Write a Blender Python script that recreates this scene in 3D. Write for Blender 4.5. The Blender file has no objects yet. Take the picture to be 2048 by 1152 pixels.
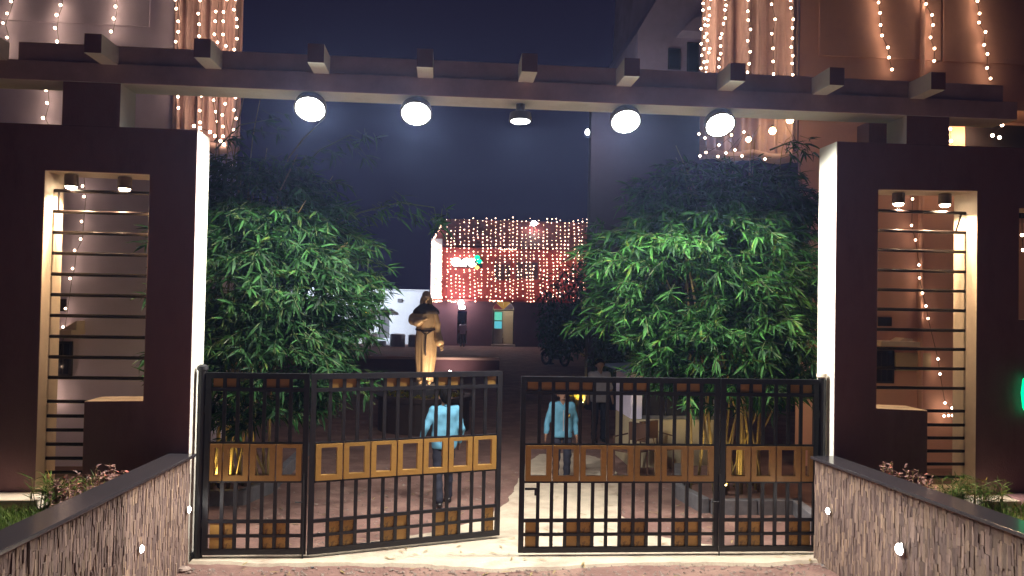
import bpy, bmesh, math, random
import numpy as np
from mathutils import Vector, Matrix, noise as mnoise

random.seed(11); np.random.seed(11)
C = bpy.context.scene.collection
sc = bpy.context.scene

# ---------------------------------------------------------------- camera
FPX = 1600.0
CAM = Vector((0.0, -8.6, 2.7))
yaw, pitch, roll = math.radians(4.75), math.radians(1.25), math.radians(1.1)
fwd = Vector((math.sin(yaw)*math.cos(pitch), math.cos(yaw)*math.cos(pitch), math.sin(pitch)))
r0 = Vector((math.cos(yaw), -math.sin(yaw), 0)); u0 = r0.cross(fwd)
right = r0*math.cos(roll) + u0*math.sin(roll)
up = u0*math.cos(roll) - r0*math.sin(roll)
cam = bpy.data.cameras.new('camera'); cam.sensor_width = 36; cam.lens = FPX/2048*36
cam.clip_start = 0.05; cam.clip_end = 600
co = bpy.data.objects.new('camera', cam); C.objects.link(co)
M = Matrix.Identity(4)
for i in range(3):
    M[i][0] = right[i]; M[i][1] = up[i]; M[i][2] = -fwd[i]; M[i][3] = CAM[i]
co.matrix_world = M
sc.camera = co

def P(px, py, Y):            # world point on the plane y = Y seen at photo pixel (px, py)
    d = fwd + right*((px-1024)/FPX) + up*((576-py)/FPX)
    return CAM + d*((Y-CAM.y)/d.y)

def G(px, py, Z=-0.05):      # world point on the plane z = Z
    d = fwd + right*((px-1024)/FPX) + up*((576-py)/FPX)
    return CAM + d*((Z-CAM.z)/d.z)

# ---------------------------------------------------------------- night sky, exposure
w = bpy.data.worlds.new('World'); sc.world = w; w.use_nodes = True
nt = w.node_tree; bg = nt.nodes['Background']
tcw = nt.nodes.new('ShaderNodeTexCoord'); sepw = nt.nodes.new('ShaderNodeSeparateXYZ')
rampw = nt.nodes.new('ShaderNodeValToRGB')
rampw.color_ramp.elements[0].position = 0.0; rampw.color_ramp.elements[0].color = (0.0080, 0.0060, 0.020, 1)
rampw.color_ramp.elements[1].position = 0.7; rampw.color_ramp.elements[1].color = (0.0085, 0.0048, 0.015, 1)
nt.links.new(tcw.outputs['Generated'], sepw.inputs[0]); nt.links.new(sepw.outputs['Z'], rampw.inputs[0])
nt.links.new(rampw.outputs[0], bg.inputs[0]); bg.inputs[1].default_value = 1.0
vs = sc.view_settings
vs.view_transform = 'Standard'; vs.look = 'None'; vs.exposure = 0.0; vs.gamma = 1.0; vs.use_curve_mapping = False
sc.cycles.use_denoising = True
sc.cycles.max_bounces = 6; sc.cycles.diffuse_bounces = 3; sc.cycles.glossy_bounces = 3
sc.cycles.transmission_bounces = 4; sc.cycles.volume_bounces = 0
sc.cycles.sample_clamp_indirect = 4.0
sc.cycles.caustics_reflective = False; sc.cycles.caustics_refractive = False

# ---------------------------------------------------------------- materials
MATS = {}
def mat(name, col, rough=0.7, metal=0.0, var=0.25, scale=6.0, bump=0.0, bscale=60.0, rand=0.0, dirt=None, dscale=2.0, damt=0.5, emit=None, es=0.0, spec=0.5, stretch=None):
    m = bpy.data.materials.new(name); m.use_nodes = True
    t = m.node_tree; N = t.nodes; L = t.links
    b = N['Principled BSDF']
    b.inputs['Roughness'].default_value = rough; b.inputs['Metallic'].default_value = metal
    b.inputs['Specular IOR Level'].default_value = spec
    tc = N.new('ShaderNodeTexCoord'); mp = N.new('ShaderNodeMapping'); L.new(tc.outputs['Object'], mp.inputs[0])
    if stretch: mp.inputs['Scale'].default_value = stretch
    src = None
    if var > 0:
        nz = N.new('ShaderNodeTexNoise'); nz.inputs['Scale'].default_value = scale; nz.inputs['Detail'].default_value = 5
        nz.inputs['Roughness'].default_value = 0.65
        L.new(mp.outputs[0], nz.inputs['Vector'])
        rp = N.new('ShaderNodeValToRGB'); e = rp.color_ramp.elements
        e[0].position = 0.32; e[1].position = 0.68
        e[0].color = tuple(c*(1-var) for c in col)+(1,); e[1].color = tuple(min(1, c*(1+var)) for c in col)+(1,)
        L.new(nz.outputs[0], rp.inputs[0]); src = rp.outputs[0]
    if dirt is not None:
        nz2 = N.new('ShaderNodeTexNoise'); nz2.inputs['Scale'].default_value = dscale; nz2.inputs['Detail'].default_value = 8
        nz2.inputs['Roughness'].default_value = 0.7
        L.new(mp.outputs[0], nz2.inputs['Vector'])
        r2 = N.new('ShaderNodeValToRGB'); r2.color_ramp.elements[0].position = 0.5; r2.color_ramp.elements[1].position = 0.66
        r2.color_ramp.elements[0].color = (0, 0, 0, 1); r2.color_ramp.elements[1].color = (damt,)*3+(1,)
        L.new(nz2.outputs[0], r2.inputs[0])
        mx = N.new('ShaderNodeMixRGB'); L.new(r2.outputs[0], mx.inputs[0])
        if src: L.new(src, mx.inputs[1])
        else: mx.inputs[1].default_value = tuple(col)+(1,)
        mx.inputs[2].default_value = tuple(dirt)+(1,); src = mx.outputs[0]
    if rand > 0:
        oi = N.new('ShaderNodeObjectInfo'); mr = N.new('ShaderNodeMapRange')
        mr.inputs[3].default_value = 1-rand; mr.inputs[4].default_value = 1+rand
        L.new(oi.outputs['Random'], mr.inputs[0])
        hs = N.new('ShaderNodeHueSaturation'); L.new(mr.outputs[0], hs.inputs['Value'])
        if src: L.new(src, hs.inputs['Color'])
        else: hs.inputs['Color'].default_value = tuple(col)+(1,)
        src = hs.outputs[0]
    if src: L.new(src, b.inputs['Base Color'])
    else: b.inputs['Base Color'].default_value = tuple(col)+(1,)
    if bump > 0:
        nb = N.new('ShaderNodeTexNoise'); nb.inputs['Scale'].default_value = bscale; nb.inputs['Detail'].default_value = 6
        L.new(mp.outputs[0], nb.inputs['Vector'])
        bp = N.new('ShaderNodeBump'); bp.inputs['Strength'].default_value = bump; bp.inputs['Distance'].default_value = 0.02
        L.new(nb.outputs[0], bp.inputs['Height']); L.new(bp.outputs[0], b.inputs['Normal'])
    if emit:
        b.inputs['Emission Color'].default_value = tuple(emit)+(1,); b.inputs['Emission Strength'].default_value = es
    MATS[name] = m
    return m

def emis(name, col, s):
    m = bpy.data.materials.new(name); m.use_nodes = True
    t = m.node_tree; t.nodes.clear()
    o = t.nodes.new('ShaderNodeOutputMaterial'); e = t.nodes.new('ShaderNodeEmission')
    e.inputs[0].default_value = tuple(col)+(1,); e.inputs[1].default_value = s
    t.links.new(e.outputs[0], o.inputs[0]); MATS[name] = m
    return m

def leafmat(name, c1, c2, scale=9.0, trans=0.25, rough=0.45):
    m = bpy.data.materials.new(name); m.use_nodes = True
    t = m.node_tree; N = t.nodes; L = t.links; b = N['Principled BSDF']; o = N['Material Output']
    g = N.new('ShaderNodeNewGeometry')
    nz = N.new('ShaderNodeTexNoise'); nz.inputs['Scale'].default_value = scale; nz.inputs['Detail'].default_value = 2
    L.new(g.outputs['Position'], nz.inputs['Vector'])
    wn = N.new('ShaderNodeMath'); wn.operation = 'MULTIPLY_ADD'; wn.inputs[1].default_value = 0.45
    L.new(g.outputs['Random Per Island'], wn.inputs[0])
    sh = N.new('ShaderNodeMath'); sh.operation = 'MULTIPLY_ADD'; sh.inputs[1].default_value = 1.0; sh.inputs[2].default_value = -0.22
    L.new(nz.outputs[0], sh.inputs[0]); L.new(sh.outputs[0], wn.inputs[2])
    rp = N.new('ShaderNodeValToRGB'); e = rp.color_ramp.elements
    e[0].position = 0.25; e[1].position = 0.74; e[0].color = tuple(c1)+(1,); e[1].color = tuple(c2)+(1,)
    k3 = e.new(0.84); k3.color = (c2[0]*2.6, c2[1]*1.05, c2[2]*.9, 1)
    L.new(wn.outputs[0], rp.inputs[0]); L.new(rp.outputs[0], b.inputs['Base Color'])
    b.inputs['Roughness'].default_value = rough; b.inputs['Specular IOR Level'].default_value = 0.2
    tr = N.new('ShaderNodeBsdfTranslucent'); L.new(rp.outputs[0], tr.inputs[0])
    mx = N.new('ShaderNodeMixShader'); mx.inputs[0].default_value = trans
    L.new(b.outputs[0], mx.inputs[1]); L.new(tr.outputs[0], mx.inputs[2]); L.new(mx.outputs[0], o.inputs[0])
    MATS[name] = m
    return m

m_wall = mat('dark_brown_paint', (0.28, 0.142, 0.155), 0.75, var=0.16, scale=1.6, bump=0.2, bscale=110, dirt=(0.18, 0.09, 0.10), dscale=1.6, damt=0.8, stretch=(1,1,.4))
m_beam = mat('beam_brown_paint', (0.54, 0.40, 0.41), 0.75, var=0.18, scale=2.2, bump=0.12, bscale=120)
m_white = mat('white_wall_paint', (0.78, 0.76, 0.68), 0.6, var=0.06, scale=2.5, bump=0.1, bscale=90, dirt=(0.52, 0.48, 0.40), dscale=1.8, damt=0.5)
m_cream = mat('cream_jamb_paint', (0.74, 0.62, 0.50), 0.6, var=0.08, scale=4, bump=0.12, bscale=90)
m_gate = mat('black_gate_paint', (0.006, 0.005, 0.010), 0.5, var=0.3, scale=14, bump=0.12, bscale=150, dirt=(0.022, 0.013, 0.010), dscale=16, damt=0.5)
m_ochre = mat('ochre_gate_paint', (0.43, 0.235, 0.06), 0.42, var=0.18, scale=12, bump=0.12, bscale=130, rand=0.1, dirt=(0.20, 0.085, 0.03), dscale=12, damt=0.45)
m_rust = mat('flaking_ochre_paint', (0.39, 0.205, 0.05), 0.5, var=0.18, scale=18, bump=0.3, bscale=70, rand=0.15, dirt=(0.022, 0.014, 0.016), dscale=17, damt=1.0)
m_rail = mat('dark_steel_pipe', (0.013, 0.009, 0.010), 0.38, metal=0.0, var=0.2, scale=20, spec=0.22)
m_lampbody = mat('lamp_housing', (0.10, 0.075, 0.07), 0.45, var=0.1)
m_granite = mat('polished_black_granite', (0.032, 0.028, 0.034), 0.17, var=0.35, scale=160, spec=0.65)
m_stone = mat('ledge_stone', (0.285, 0.215, 0.185), 0.8, var=0.30, scale=13, bump=0.6, bscale=45, rand=0.36, stretch=(1.6, 1.6, 0.35))
def stone_colours(m):
    t = m.node_tree; N = t.nodes; L = t.links; bs = N['Principled BSDF']
    old = bs.inputs['Base Color'].links[0].from_socket
    oi = N.new('ShaderNodeObjectInfo'); g = N.new('ShaderNodeNewGeometry')
    ad = N.new('ShaderNodeMath'); ad.operation = 'ADD'; L.new(oi.outputs['Random'], ad.inputs[0]); L.new(g.outputs['Random Per Island'], ad.inputs[1])
    fr = N.new('ShaderNodeMath'); fr.operation = 'FRACT'; L.new(ad.outputs[0], fr.inputs[0])
    rp = N.new('ShaderNodeValToRGB'); e = rp.color_ramp.elements
    e[0].position = 0.0; e[0].color = (0.55, 0.49, 0.52, 1); e[1].position = 1.0; e[1].color = (1.32, 1.20, 1.02, 1)
    for p_, c_ in ((.38, (.68,.60,.62,1)), (.52, (.88,.80,.78,1)), (.80, (1.0,.92,.84,1))):
        k = e.new(p_); k.color = c_
    L.new(fr.outputs[0], rp.inputs[0])
    mx = N.new('ShaderNodeMixRGB'); mx.blend_type = 'MULTIPLY'; mx.inputs[0].default_value = 1
    L.new(old, mx.inputs[1]); L.new(rp.outputs[0], mx.inputs[2]); L.new(mx.outputs[0], bs.inputs['Base Color'])
stone_colours(m_stone)
m_twig = mat('green_bamboo_twig', (0.045, 0.07, 0.02), 0.6, var=0.3, scale=7)
m_soil = mat('red_soil', (0.185, 0.100, 0.085), 0.95, var=0.22, scale=2.2, bump=0.7, bscale=26, dirt=(0.27, 0.17, 0.135), dscale=1.1, damt=0.7)
m_conc = mat('pale_concrete', (0.50, 0.415, 0.325), 0.85, var=0.14, scale=3, bump=0.28, bscale=34, dirt=(0.33, 0.235, 0.185), dscale=1.3, damt=0.75)
m_kerb = mat('grey_kerb_paint', (0.13, 0.125, 0.14), 0.6, var=0.2, scale=8, bump=0.2)
m_grass = leafmat('grass_blade', (0.035, 0.075, 0.012), (0.11, 0.17, 0.03), 3, 0.2)
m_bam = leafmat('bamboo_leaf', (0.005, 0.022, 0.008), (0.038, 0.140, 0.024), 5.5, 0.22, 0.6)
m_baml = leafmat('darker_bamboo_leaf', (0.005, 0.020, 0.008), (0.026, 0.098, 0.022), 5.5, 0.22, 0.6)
m_bamdk = leafmat('dark_tree_leaf', (0.010, 0.022, 0.012), (0.035, 0.070, 0.030), 4, 0.15)
m_culm = mat('bamboo_culm', (0.26, 0.19, 0.075), 0.5, var=0.3, scale=7, stretch=(1, 1, 0.4))
m_croton = leafmat('croton_leaf', (0.10, 0.045, 0.05), (0.40, 0.23, 0.20), 30, 0.2)
m_bldl = mat('lilac_plaster', (0.78, 0.72, 0.92), 0.8, var=0.08, scale=1.2, bump=0.1, dirt=(0.58, 0.52, 0.70), dscale=0.6, damt=0.6)
m_bldr = mat('peach_plaster', (0.68, 0.40, 0.31), 0.8, var=0.08, scale=1.2, bump=0.1, dirt=(0.44, 0.26, 0.25), dscale=0.6, damt=0.6)
m_bldg = mat('grey_tower_plaster', (0.62, 0.54, 0.66), 0.85, var=0.1, scale=0.8, dirt=(0.42, 0.36, 0.45), dscale=0.5, damt=0.7)
m_cloth = mat('satin_drape', (0.50, 0.35, 0.33), 0.38, var=0.1, scale=3)
m_dark = mat('dark_opening', (0.02, 0.016, 0.02), 0.4, var=0.1)
m_glass = mat('dark_window_glass', (0.02, 0.02, 0.028), 0.08, var=0.0)
m_red = mat('red_facade', (0.44, 0.068, 0.055), 0.8, var=0.15, scale=0.9, bump=0.1, dirt=(0.36, 0.075, 0.075), dscale=0.5, damt=0.6)
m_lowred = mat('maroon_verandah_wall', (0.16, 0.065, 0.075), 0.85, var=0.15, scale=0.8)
m_roof = mat('dark_red_tiles', (0.24, 0.05, 0.05), 0.7, var=0.3, scale=3)
m_whitefar = mat('whitewash', (0.66, 0.68, 0.72), 0.8, var=0.07, scale=0.8, dirt=(0.48, 0.50, 0.55), dscale=0.6, damt=0.5)
m_blue = mat('blue_sheet_roof', (0.045, 0.075, 0.16), 0.5, var=0.2)
m_booth = mat('cream_booth_paint', (0.50, 0.41, 0.27), 0.7, var=0.1, scale=3)
m_statue = mat('bronze_brown_robe', (0.44, 0.30, 0.185), 0.42, var=0.15, scale=5, metal=0.15)
m_cape = mat('dark_brown_cape', (0.045, 0.026, 0.026), 0.6, var=0.2)
m_skin = mat('skin', (0.20, 0.105, 0.07), 0.55, var=0.08)
m_hair = mat('black_hair', (0.004, 0.003, 0.003), 0.9, var=0.2, spec=0.05)
m_shirt = mat('light_blue_shirt', (0.085, 0.25, 0.385), 0.85, var=0.07, scale=9, bump=0.35, bscale=9)
m_trou = mat('navy_trousers', (0.009, 0.010, 0.024), 0.85, var=0.15, scale=9, bump=0.2, bscale=10)
m_shoe = mat('black_shoe', (0.015, 0.013, 0.014), 0.35, var=0.1)
m_pale = mat('pale_shirt', (0.26, 0.24, 0.27), 0.85, var=0.08)
m_badge = mat('dark_badge_cloth', (0.04, 0.035, 0.05), 0.7, var=0.2)
m_yellow = mat('yellow_badge_thread', (0.55, 0.38, 0.06), 0.7, var=0.1)
m_bike = mat('black_motorcycle_paint', (0.02, 0.016, 0.02), 0.3, var=0.2)
m_tyre = mat('tyre_rubber', (0.015, 0.014, 0.015), 0.85, var=0.2)
m_chrome = mat('bright_steel', (0.55, 0.55, 0.56), 0.25, metal=1.0, var=0.05)
m_chair = mat('brown_plastic', (0.10, 0.05, 0.035), 0.5, var=0.15)
m_jacket = mat('blue_jacket_cloth', (0.075, 0.215, 0.33), 0.85, var=0.1, scale=9, bump=0.35, bscale=9)
m_wing = mat('dark_mauve_plaster', (0.045, 0.033, 0.045), 0.85, var=0.15, scale=1)
m_winfar = mat('dark_maroon_glazing', (0.06, 0.022, 0.025), 0.5, var=0.1)
m_drum = mat('pale_blue_drum', (0.42, 0.46, 0.52), 0.6, var=0.1)
m_pebble = mat('pebble', (0.30, 0.22, 0.19), 0.9, var=0.3, rand=0.35, scale=20)
m_wire = mat('thin_black_wire', (0.015, 0.012, 0.012), 0.5, var=0.0)
m_flower = leafmat('yellow_green_plant', (0.16, 0.17, 0.02), (0.50, 0.45, 0.06), 20, 0.3)
m_glow = emis('bulb_glow', (1.0, 0.66, 0.43), 27.0)
m_glowfar = emis('far_bulb_glow', (1.0, 0.60, 0.42), 10.0)
m_bigglow = emis('bare_bulb_glow', (1.0, 0.66, 0.34), 26.0)
m_flood = emis('flood_lens_glow', (0.97, 1.0, 0.92), 70.0)
m_down = emis('downlight_lens_glow', (1.0, 0.80, 0.55), 45.0)
m_step = emis('step_light_glow', (1.0, 0.97, 0.88), 60.0)
m_garden = emis('garden_lamp_glow', (1.0, 0.80, 0.30), 25.0)
m_lampfar = emis('bulkhead_glow', (1.0, 0.97, 0.88), 40.0)
m_green = emis('green_neon', (0.0, 1.0, 0.32), 1.8)
m_signw = emis('white_sign_glow', (1.0, 0.95, 0.85), 14.0)
m_signg = emis('green_sign_glow', (0.0, 0.85, 0.35), 2.2)
m_signy = emis('amber_sign_glow', (1.0, 0.62, 0.12), 3.0)
m_cyan = emis('lit_cyan_pane', (0.13, 0.62, 0.72), 0.9)
m_mint = emis('lit_mint_pane', (0.16, 0.72, 0.52), 0.9)
m_amber = emis('lit_amber_pane', (0.80, 0.42, 0.08), 0.45)
m_redpane = emis('lit_red_pane', (0.30, 0.05, 0.05), 0.45)
m_room = mat('cream_room_wall', (0.55, 0.48, 0.36), 0.8, var=0.05)

# ---------------------------------------------------------------- builders
class MB:
    def __init__(s): s.v = []; s.f = []; s.mi = []
    def add(s, vs, fs, mi=0):
        o = len(s.v); s.v += [tuple(v) for v in vs]
        s.f += [tuple(i+o for i in f) for f in fs]; s.mi += [mi]*len(fs); return s
    def box(s, a, b, mi=0):
        x0, y0, z0 = a; x1, y1, z1 = b
        vs = [(x0,y0,z0),(x1,y0,z0),(x1,y1,z0),(x0,y1,z0),(x0,y0,z1),(x1,y0,z1),(x1,y1,z1),(x0,y1,z1)]
        fs = [(0,3,2,1),(4,5,6,7),(0,1,5,4),(1,2,6,5),(2,3,7,6),(3,0,4,7)]
        return s.add(vs, fs, mi)
    def tube(s, pts, rad, n=8, cap=True, mi=0):
        pts = [Vector(p) for p in pts]
        if not hasattr(rad, '__len__'): rad = [rad]*len(pts)
        vs = []; fs = []
        ref = Vector((0.13, 0.31, 0.94))
        for i, p in enumerate(pts):
            t = (pts[min(i+1, len(pts)-1)] - pts[max(i-1, 0)])
            if t.length < 1e-9: t = Vector((0, 0, 1))
            t.normalize()
            if abs(t.dot(ref)) > 0.97: ref = Vector((0.94, 0.2, 0.1))
            a = t.cross(ref).normalized(); b = t.cross(a)
            for k in range(n):
                th = 2*math.pi*k/n
                vs.append(p + (a*math.cos(th)+b*math.sin(th))*rad[i])
        for i in range(len(pts)-1):
            for k in range(n):
                k2 = (k+1) % n
                fs.append((i*n+k, i*n+k2, (i+1)*n+k2, (i+1)*n+k))
        if cap:
            fs.append(tuple(range(n)))
            fs.append(tuple((len(pts)-1)*n+k for k in reversed(range(n))))
        return s.add(vs, fs, mi)
    def lathe(s, prof, c=(0,0,0), n=16, mi=0):
        vs = []; fs = []
        for r, z in prof:
            for k in range(n):
                th = 2*math.pi*k/n; vs.append((c[0]+r*math.cos(th), c[1]+r*math.sin(th), c[2]+z))
        m = len(prof)
        for i in range(m-1):
            for k in range(n):
                k2 = (k+1) % n; fs.append((i*n+k, i*n+k2, (i+1)*n+k2, (i+1)*n+k))
        fs.append(tuple(reversed(range(n)))); fs.append(tuple((m-1)*n+k for k in range(n)))
        return s.add(vs, fs, mi)
    def prism(s, poly, y0, y1, mi=0):          # polygon in x,z extruded along y
        n = len(poly)
        vs = [(x, y0, z) for x, z in poly] + [(x, y1, z) for x, z in poly]
        fs = [tuple(range(n)), tuple(reversed(range(n, 2*n)))]
        for k in range(n):
            k2 = (k+1) % n; fs.append((k, n+k, n+k2, k2))
        return s.add(vs, fs, mi)
    def mesh(s, name, mats, smooth=False, fix=True):
        me = bpy.data.meshes.new(name); me.from_pydata(s.v, [], s.f)
        if not isinstance(mats, (list, tuple)): mats = [mats]
        for m in mats: me.materials.append(m)
        if any(s.mi): me.polygons.foreach_set('material_index', s.mi)
        if fix:
            bm = bmesh.new(); bm.from_mesh(me); bmesh.ops.recalc_face_normals(bm, faces=bm.faces); bm.to_mesh(me); bm.free()
        if smooth: me.polygons.foreach_set('use_smooth', [True]*len(me.polygons))
        me.update(); return me
    def build(s, name, mats, parent=None, smooth=False, bevel=0.0, fix=True, **kw):
        me = s.mesh(name, mats, smooth, fix)
        o = bpy.data.objects.new(name, me); C.objects.link(o)
        if parent is not None: o.parent = parent
        if bevel > 0:
            b = o.modifiers.new('bevel', 'BEVEL'); b.width = bevel; b.segments = 2; b.limit_method = 'ANGLE'
        for k, v in kw.items(): o[k] = v
        return o

def shift(mb, d):
    mb.v = [(x-d[0], y-d[1], z-d[2]) for x, y, z in mb.v]; return mb

def thing(name, label, cat, loc=(0,0,0), rz=0.0, group=None, kind=None):
    o = bpy.data.objects.new(name, None); C.objects.link(o); o.empty_display_size = 0.2
    o.location = loc; o.rotation_euler = (0, 0, rz); o['label'] = label; o['category'] = cat
    if group: o['group'] = group
    if kind: o['kind'] = kind
    return o

def tag(o, label, cat, group=None, kind=None):
    o['label'] = label; o['category'] = cat
    if group: o['group'] = group
    if kind: o['kind'] = kind
    return o

def inst(name, me, parent, loc=(0,0,0), rot=(0,0,0), scale=(1,1,1)):
    o = bpy.data.objects.new(name, me); C.objects.link(o); o.parent = parent
    o.location = loc; o.rotation_euler = rot; o.scale = scale
    return o

def lamp(kind, name, loc, power, col, parent=None, size=0.08, angle=160, blend=0.4, aim=(0,0,-1)):
    l = bpy.data.lights.new(name, kind); l.energy = power; l.color = col
    l.shadow_soft_size = size
    if kind == 'SPOT':
        l.spot_size = math.radians(angle); l.spot_blend = blend
    o = bpy.data.objects.new(name, l); C.objects.link(o); o.location = loc
    if kind == 'SPOT': o.rotation_euler = Vector(aim).to_track_quat('-Z', 'Y').to_euler()
    if parent is not None: o.parent = parent
    return o

ORD = ['first','second','third','fourth','fifth','sixth','seventh','eighth','ninth','tenth','eleventh','twelfth','thirteenth',
       'fourteenth','fifteenth','sixteenth','seventeenth','eighteenth','nineteenth','twentieth']
def ordinal(i):
    if i < 20: return ORD[i]
    tens = {2: 'twenty', 3: 'thirty', 4: 'forty'}
    n = i+1
    if n % 10 == 0: return {3: 'thirtieth', 4: 'fortieth'}[n//10]
    return tens[n//10] + '-' + ORD[n % 10 - 1]

# ---------------------------------------------------------------- implicit surfaces for bodies
def sdf_mesh(caps, k=0.03, res=0.014, extra=None):
    """caps: (a, b, r1, r2) tapered capsules, smoothly joined; returns verts, faces by surface nets"""
    A = np.array([c[0] for c in caps], float); B = np.array([c[1] for c in caps], float)
    R1 = np.array([c[2] for c in caps], float); R2 = np.array([c[3] for c in caps], float)
    rm = np.maximum(R1, R2)[:, None]
    lo = np.minimum(A, B).__sub__(rm).min(0) - 3*res - k; hi = np.maximum(A, B).__add__(rm).max(0) + 3*res + k
    n = np.ceil((hi-lo)/res).astype(int)+1
    ax = [lo[i]+res*np.arange(n[i]) for i in range(3)]
    X, Y, Z = np.meshgrid(*ax, indexing='ij')
    D = np.full(X.shape, 1e3)
    for a, b, r1, r2 in zip(A, B, R1, R2):
        pad = max(r1, r2) + k + 4*res
        l = np.maximum(((np.minimum(a, b)-pad-lo)/res).astype(int), 0); h = np.minimum(((np.maximum(a, b)+pad-lo)/res).astype(int)+2, n)
        sl = tuple(slice(l[i], h[i]) for i in range(3))
        px, py, pz = X[sl]-a[0], Y[sl]-a[1], Z[sl]-a[2]
        ab = b-a; den = max(ab@ab, 1e-9)
        t = np.clip((px*ab[0]+py*ab[1]+pz*ab[2])/den, 0, 1)
        d = np.sqrt((px-t*ab[0])**2+(py-t*ab[1])**2+(pz-t*ab[2])**2) - (r1+(r2-r1)*t)
        o = D[sl]; hh = np.clip(0.5+0.5*(o-d)/k, 0, 1)
        D[sl] = np.where(o > 100, d, o*(1-hh)+d*hh - k*hh*(1-hh))
    if extra is not None: D = extra(D, X, Y, Z)
    ins = D < 0
    c = np.zeros(tuple(n-1), int)
    for dx in (0, 1):
        for dy in (0, 1):
            for dz in (0, 1): c += ins[dx:n[0]-1+dx, dy:n[1]-1+dy, dz:n[2]-1+dz]
    act = (c > 0) & (c < 8)
    ids = -np.ones(act.shape, int); idx = np.argwhere(act); ids[act] = np.arange(len(idx))
    acc = np.zeros((len(idx), 3)); cnt = np.zeros(len(idx))
    cor = [(x, y, z) for x in (0, 1) for y in (0, 1) for z in (0, 1)]
    for i in range(8):
        for j in range(i+1, 8):
            if sum(abs(p-q) for p, q in zip(cor[i], cor[j])) != 1: continue
            ci = idx+np.array(cor[i]); cj = idx+np.array(cor[j])
            di = D[ci[:,0], ci[:,1], ci[:,2]]; dj = D[cj[:,0], cj[:,1], cj[:,2]]
            m = (di < 0) != (dj < 0)
            t = np.where(m, di/np.where(m, di-dj, 1), 0)
            acc[m] += (ci+(cj-ci)*t[:, None])[m]; cnt[m] += 1
    V = lo + acc/np.maximum(cnt, 1)[:, None]*res
    F = []
    for a in range(3):
        b, c2 = (a+1) % 3, (a+2) % 3
        s0 = [slice(0, n[i]) for i in range(3)]; s1 = list(s0); s0[a] = slice(0, n[a]-1); s1[a] = slice(1, n[a])
        e = np.argwhere(ins[tuple(s0)] != ins[tuple(s1)])
        ok = (e[:, b] > 0) & (e[:, c2] > 0) & (e[:, b] < n[b]-1) & (e[:, c2] < n[c2]-1); e = e[ok]
        q = []
        for ob, oc in ((0, 0), (-1, 0), (-1, -1), (0, -1)):
            p = e.copy(); p[:, b] += ob; p[:, c2] += oc; q.append(ids[p[:,0], p[:,1], p[:,2]])
        q = np.stack(q, 1); fl = ins[e[:,0], e[:,1], e[:,2]]
        q[~fl] = q[~fl][:, ::-1]
        F += [tuple(r) for r in q if (r >= 0).all()]
    return V, F

def blob(name, caps, m, parent, k=0.03, res=0.014, extra=None):
    V, F = sdf_mesh(caps, k, res, extra)
    mb = MB(); mb.add([tuple(v) for v in V], F)
    return mb.build(name, m, parent, smooth=True)

# ================================================================ SETTING: ground
GZ = -0.05
def axis(segs):
    out = []
    for a, b, st in segs:
        n = max(1, int(round((b-a)/st))); out += [a+(b-a)*i/n for i in range(n)]
    out.append(segs[-1][1]); return out
xs = axis([(-150,-20,26),(-20,-5,1.5),(-5,6.5,0.09),(6.5,20,1.5),(20,150,26)])
ys = axis([(-40,-9,6),(-9,-2,0.5),(-2,7,0.09),(7,20,0.6),(20,60,4),(60,250,38)])
mb = MB(); nx, ny = len(xs), len(ys)
vs_ = []
for y in ys:
    for x in xs:
        near = -6 < x < 7.5 and -2.2 < y < 8
        z = GZ
        if near:
            z += 0.010*mnoise.noise((x*1.7, y*1.7, 0)) + 0.009*mnoise.noise((x*6, y*6, 3)) + 0.007*max(0, mnoise.noise((x*13, y*13, 5)))
        vs_.append((x, y, z))
mb.add(vs_, [(j*nx+i, j*nx+i+1, (j+1)*nx+i+1, (j+1)*nx+i) for j in range(ny-1) for i in range(nx-1)])
ground = mb.build('ground', m_soil, smooth=True, kind='structure')

pix = [(385,1120),(520,1127),(700,1124),(860,1130),(1000,1137),(1180,1129),(1330,1124),(1500,1126),(1640,1119),(1646,1106),(1500,1096),(1380,1085),(1290,1064),(1242,1030),(1240,985),(1232,945),(1205,918),(1150,905),(1080,908),(1048,930),(1036,965),(1015,1005),(960,1040),(880,1062),(780,1078),(690,1090),(600,1103),(480,1110),(392,1112)]
pl = []
for i in range(len(pix)):
    a = G(*pix[i], -0.02); b = G(*pix[(i+1) % len(pix)], -0.02); k = max(2, int((b-a).length/0.07))
    for j in range(k):
        p = a.lerp(b, j/k); jj = 0.05*mnoise.noise((p.x*3, p.y*3, 1)) + 0.03*mnoise.noise((p.x*11, p.y*11, 2))
        pl.append(Vector((p.x+jj, p.y+jj, -0.02)))
n = len(pl)
bm = bmesh.new()
tv = [bm.verts.new(p) for p in pl]
es = [bm.edges.new((tv[i], tv[(i+1) % n])) for i in range(n)]
bmesh.ops.triangle_fill(bm, use_beauty=True, edges=es)
cx = sum((p.x for p in pl))/n; cy = sum((p.y for p in pl))/n
bvv = [bm.verts.new((p.x+(p.x-cx)*0.012, p.y+(p.y-cy)*0.02, -0.075)) for p in pl]
for i in range(n): bm.faces.new((tv[i], tv[(i+1) % n], bvv[(i+1) % n], bvv[i]))
bmesh.ops.recalc_face_normals(bm, faces=bm.faces)
me = bpy.data.meshes.new('path'); bm.to_mesh(me); bm.free(); me.materials.append(m_conc)
if sum(p.normal.z*p.area for p in me.polygons) < 0: me.flip_normals()
o = bpy.data.objects.new('path', me); C.objects.link(o); o['kind'] = 'structure'

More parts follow.
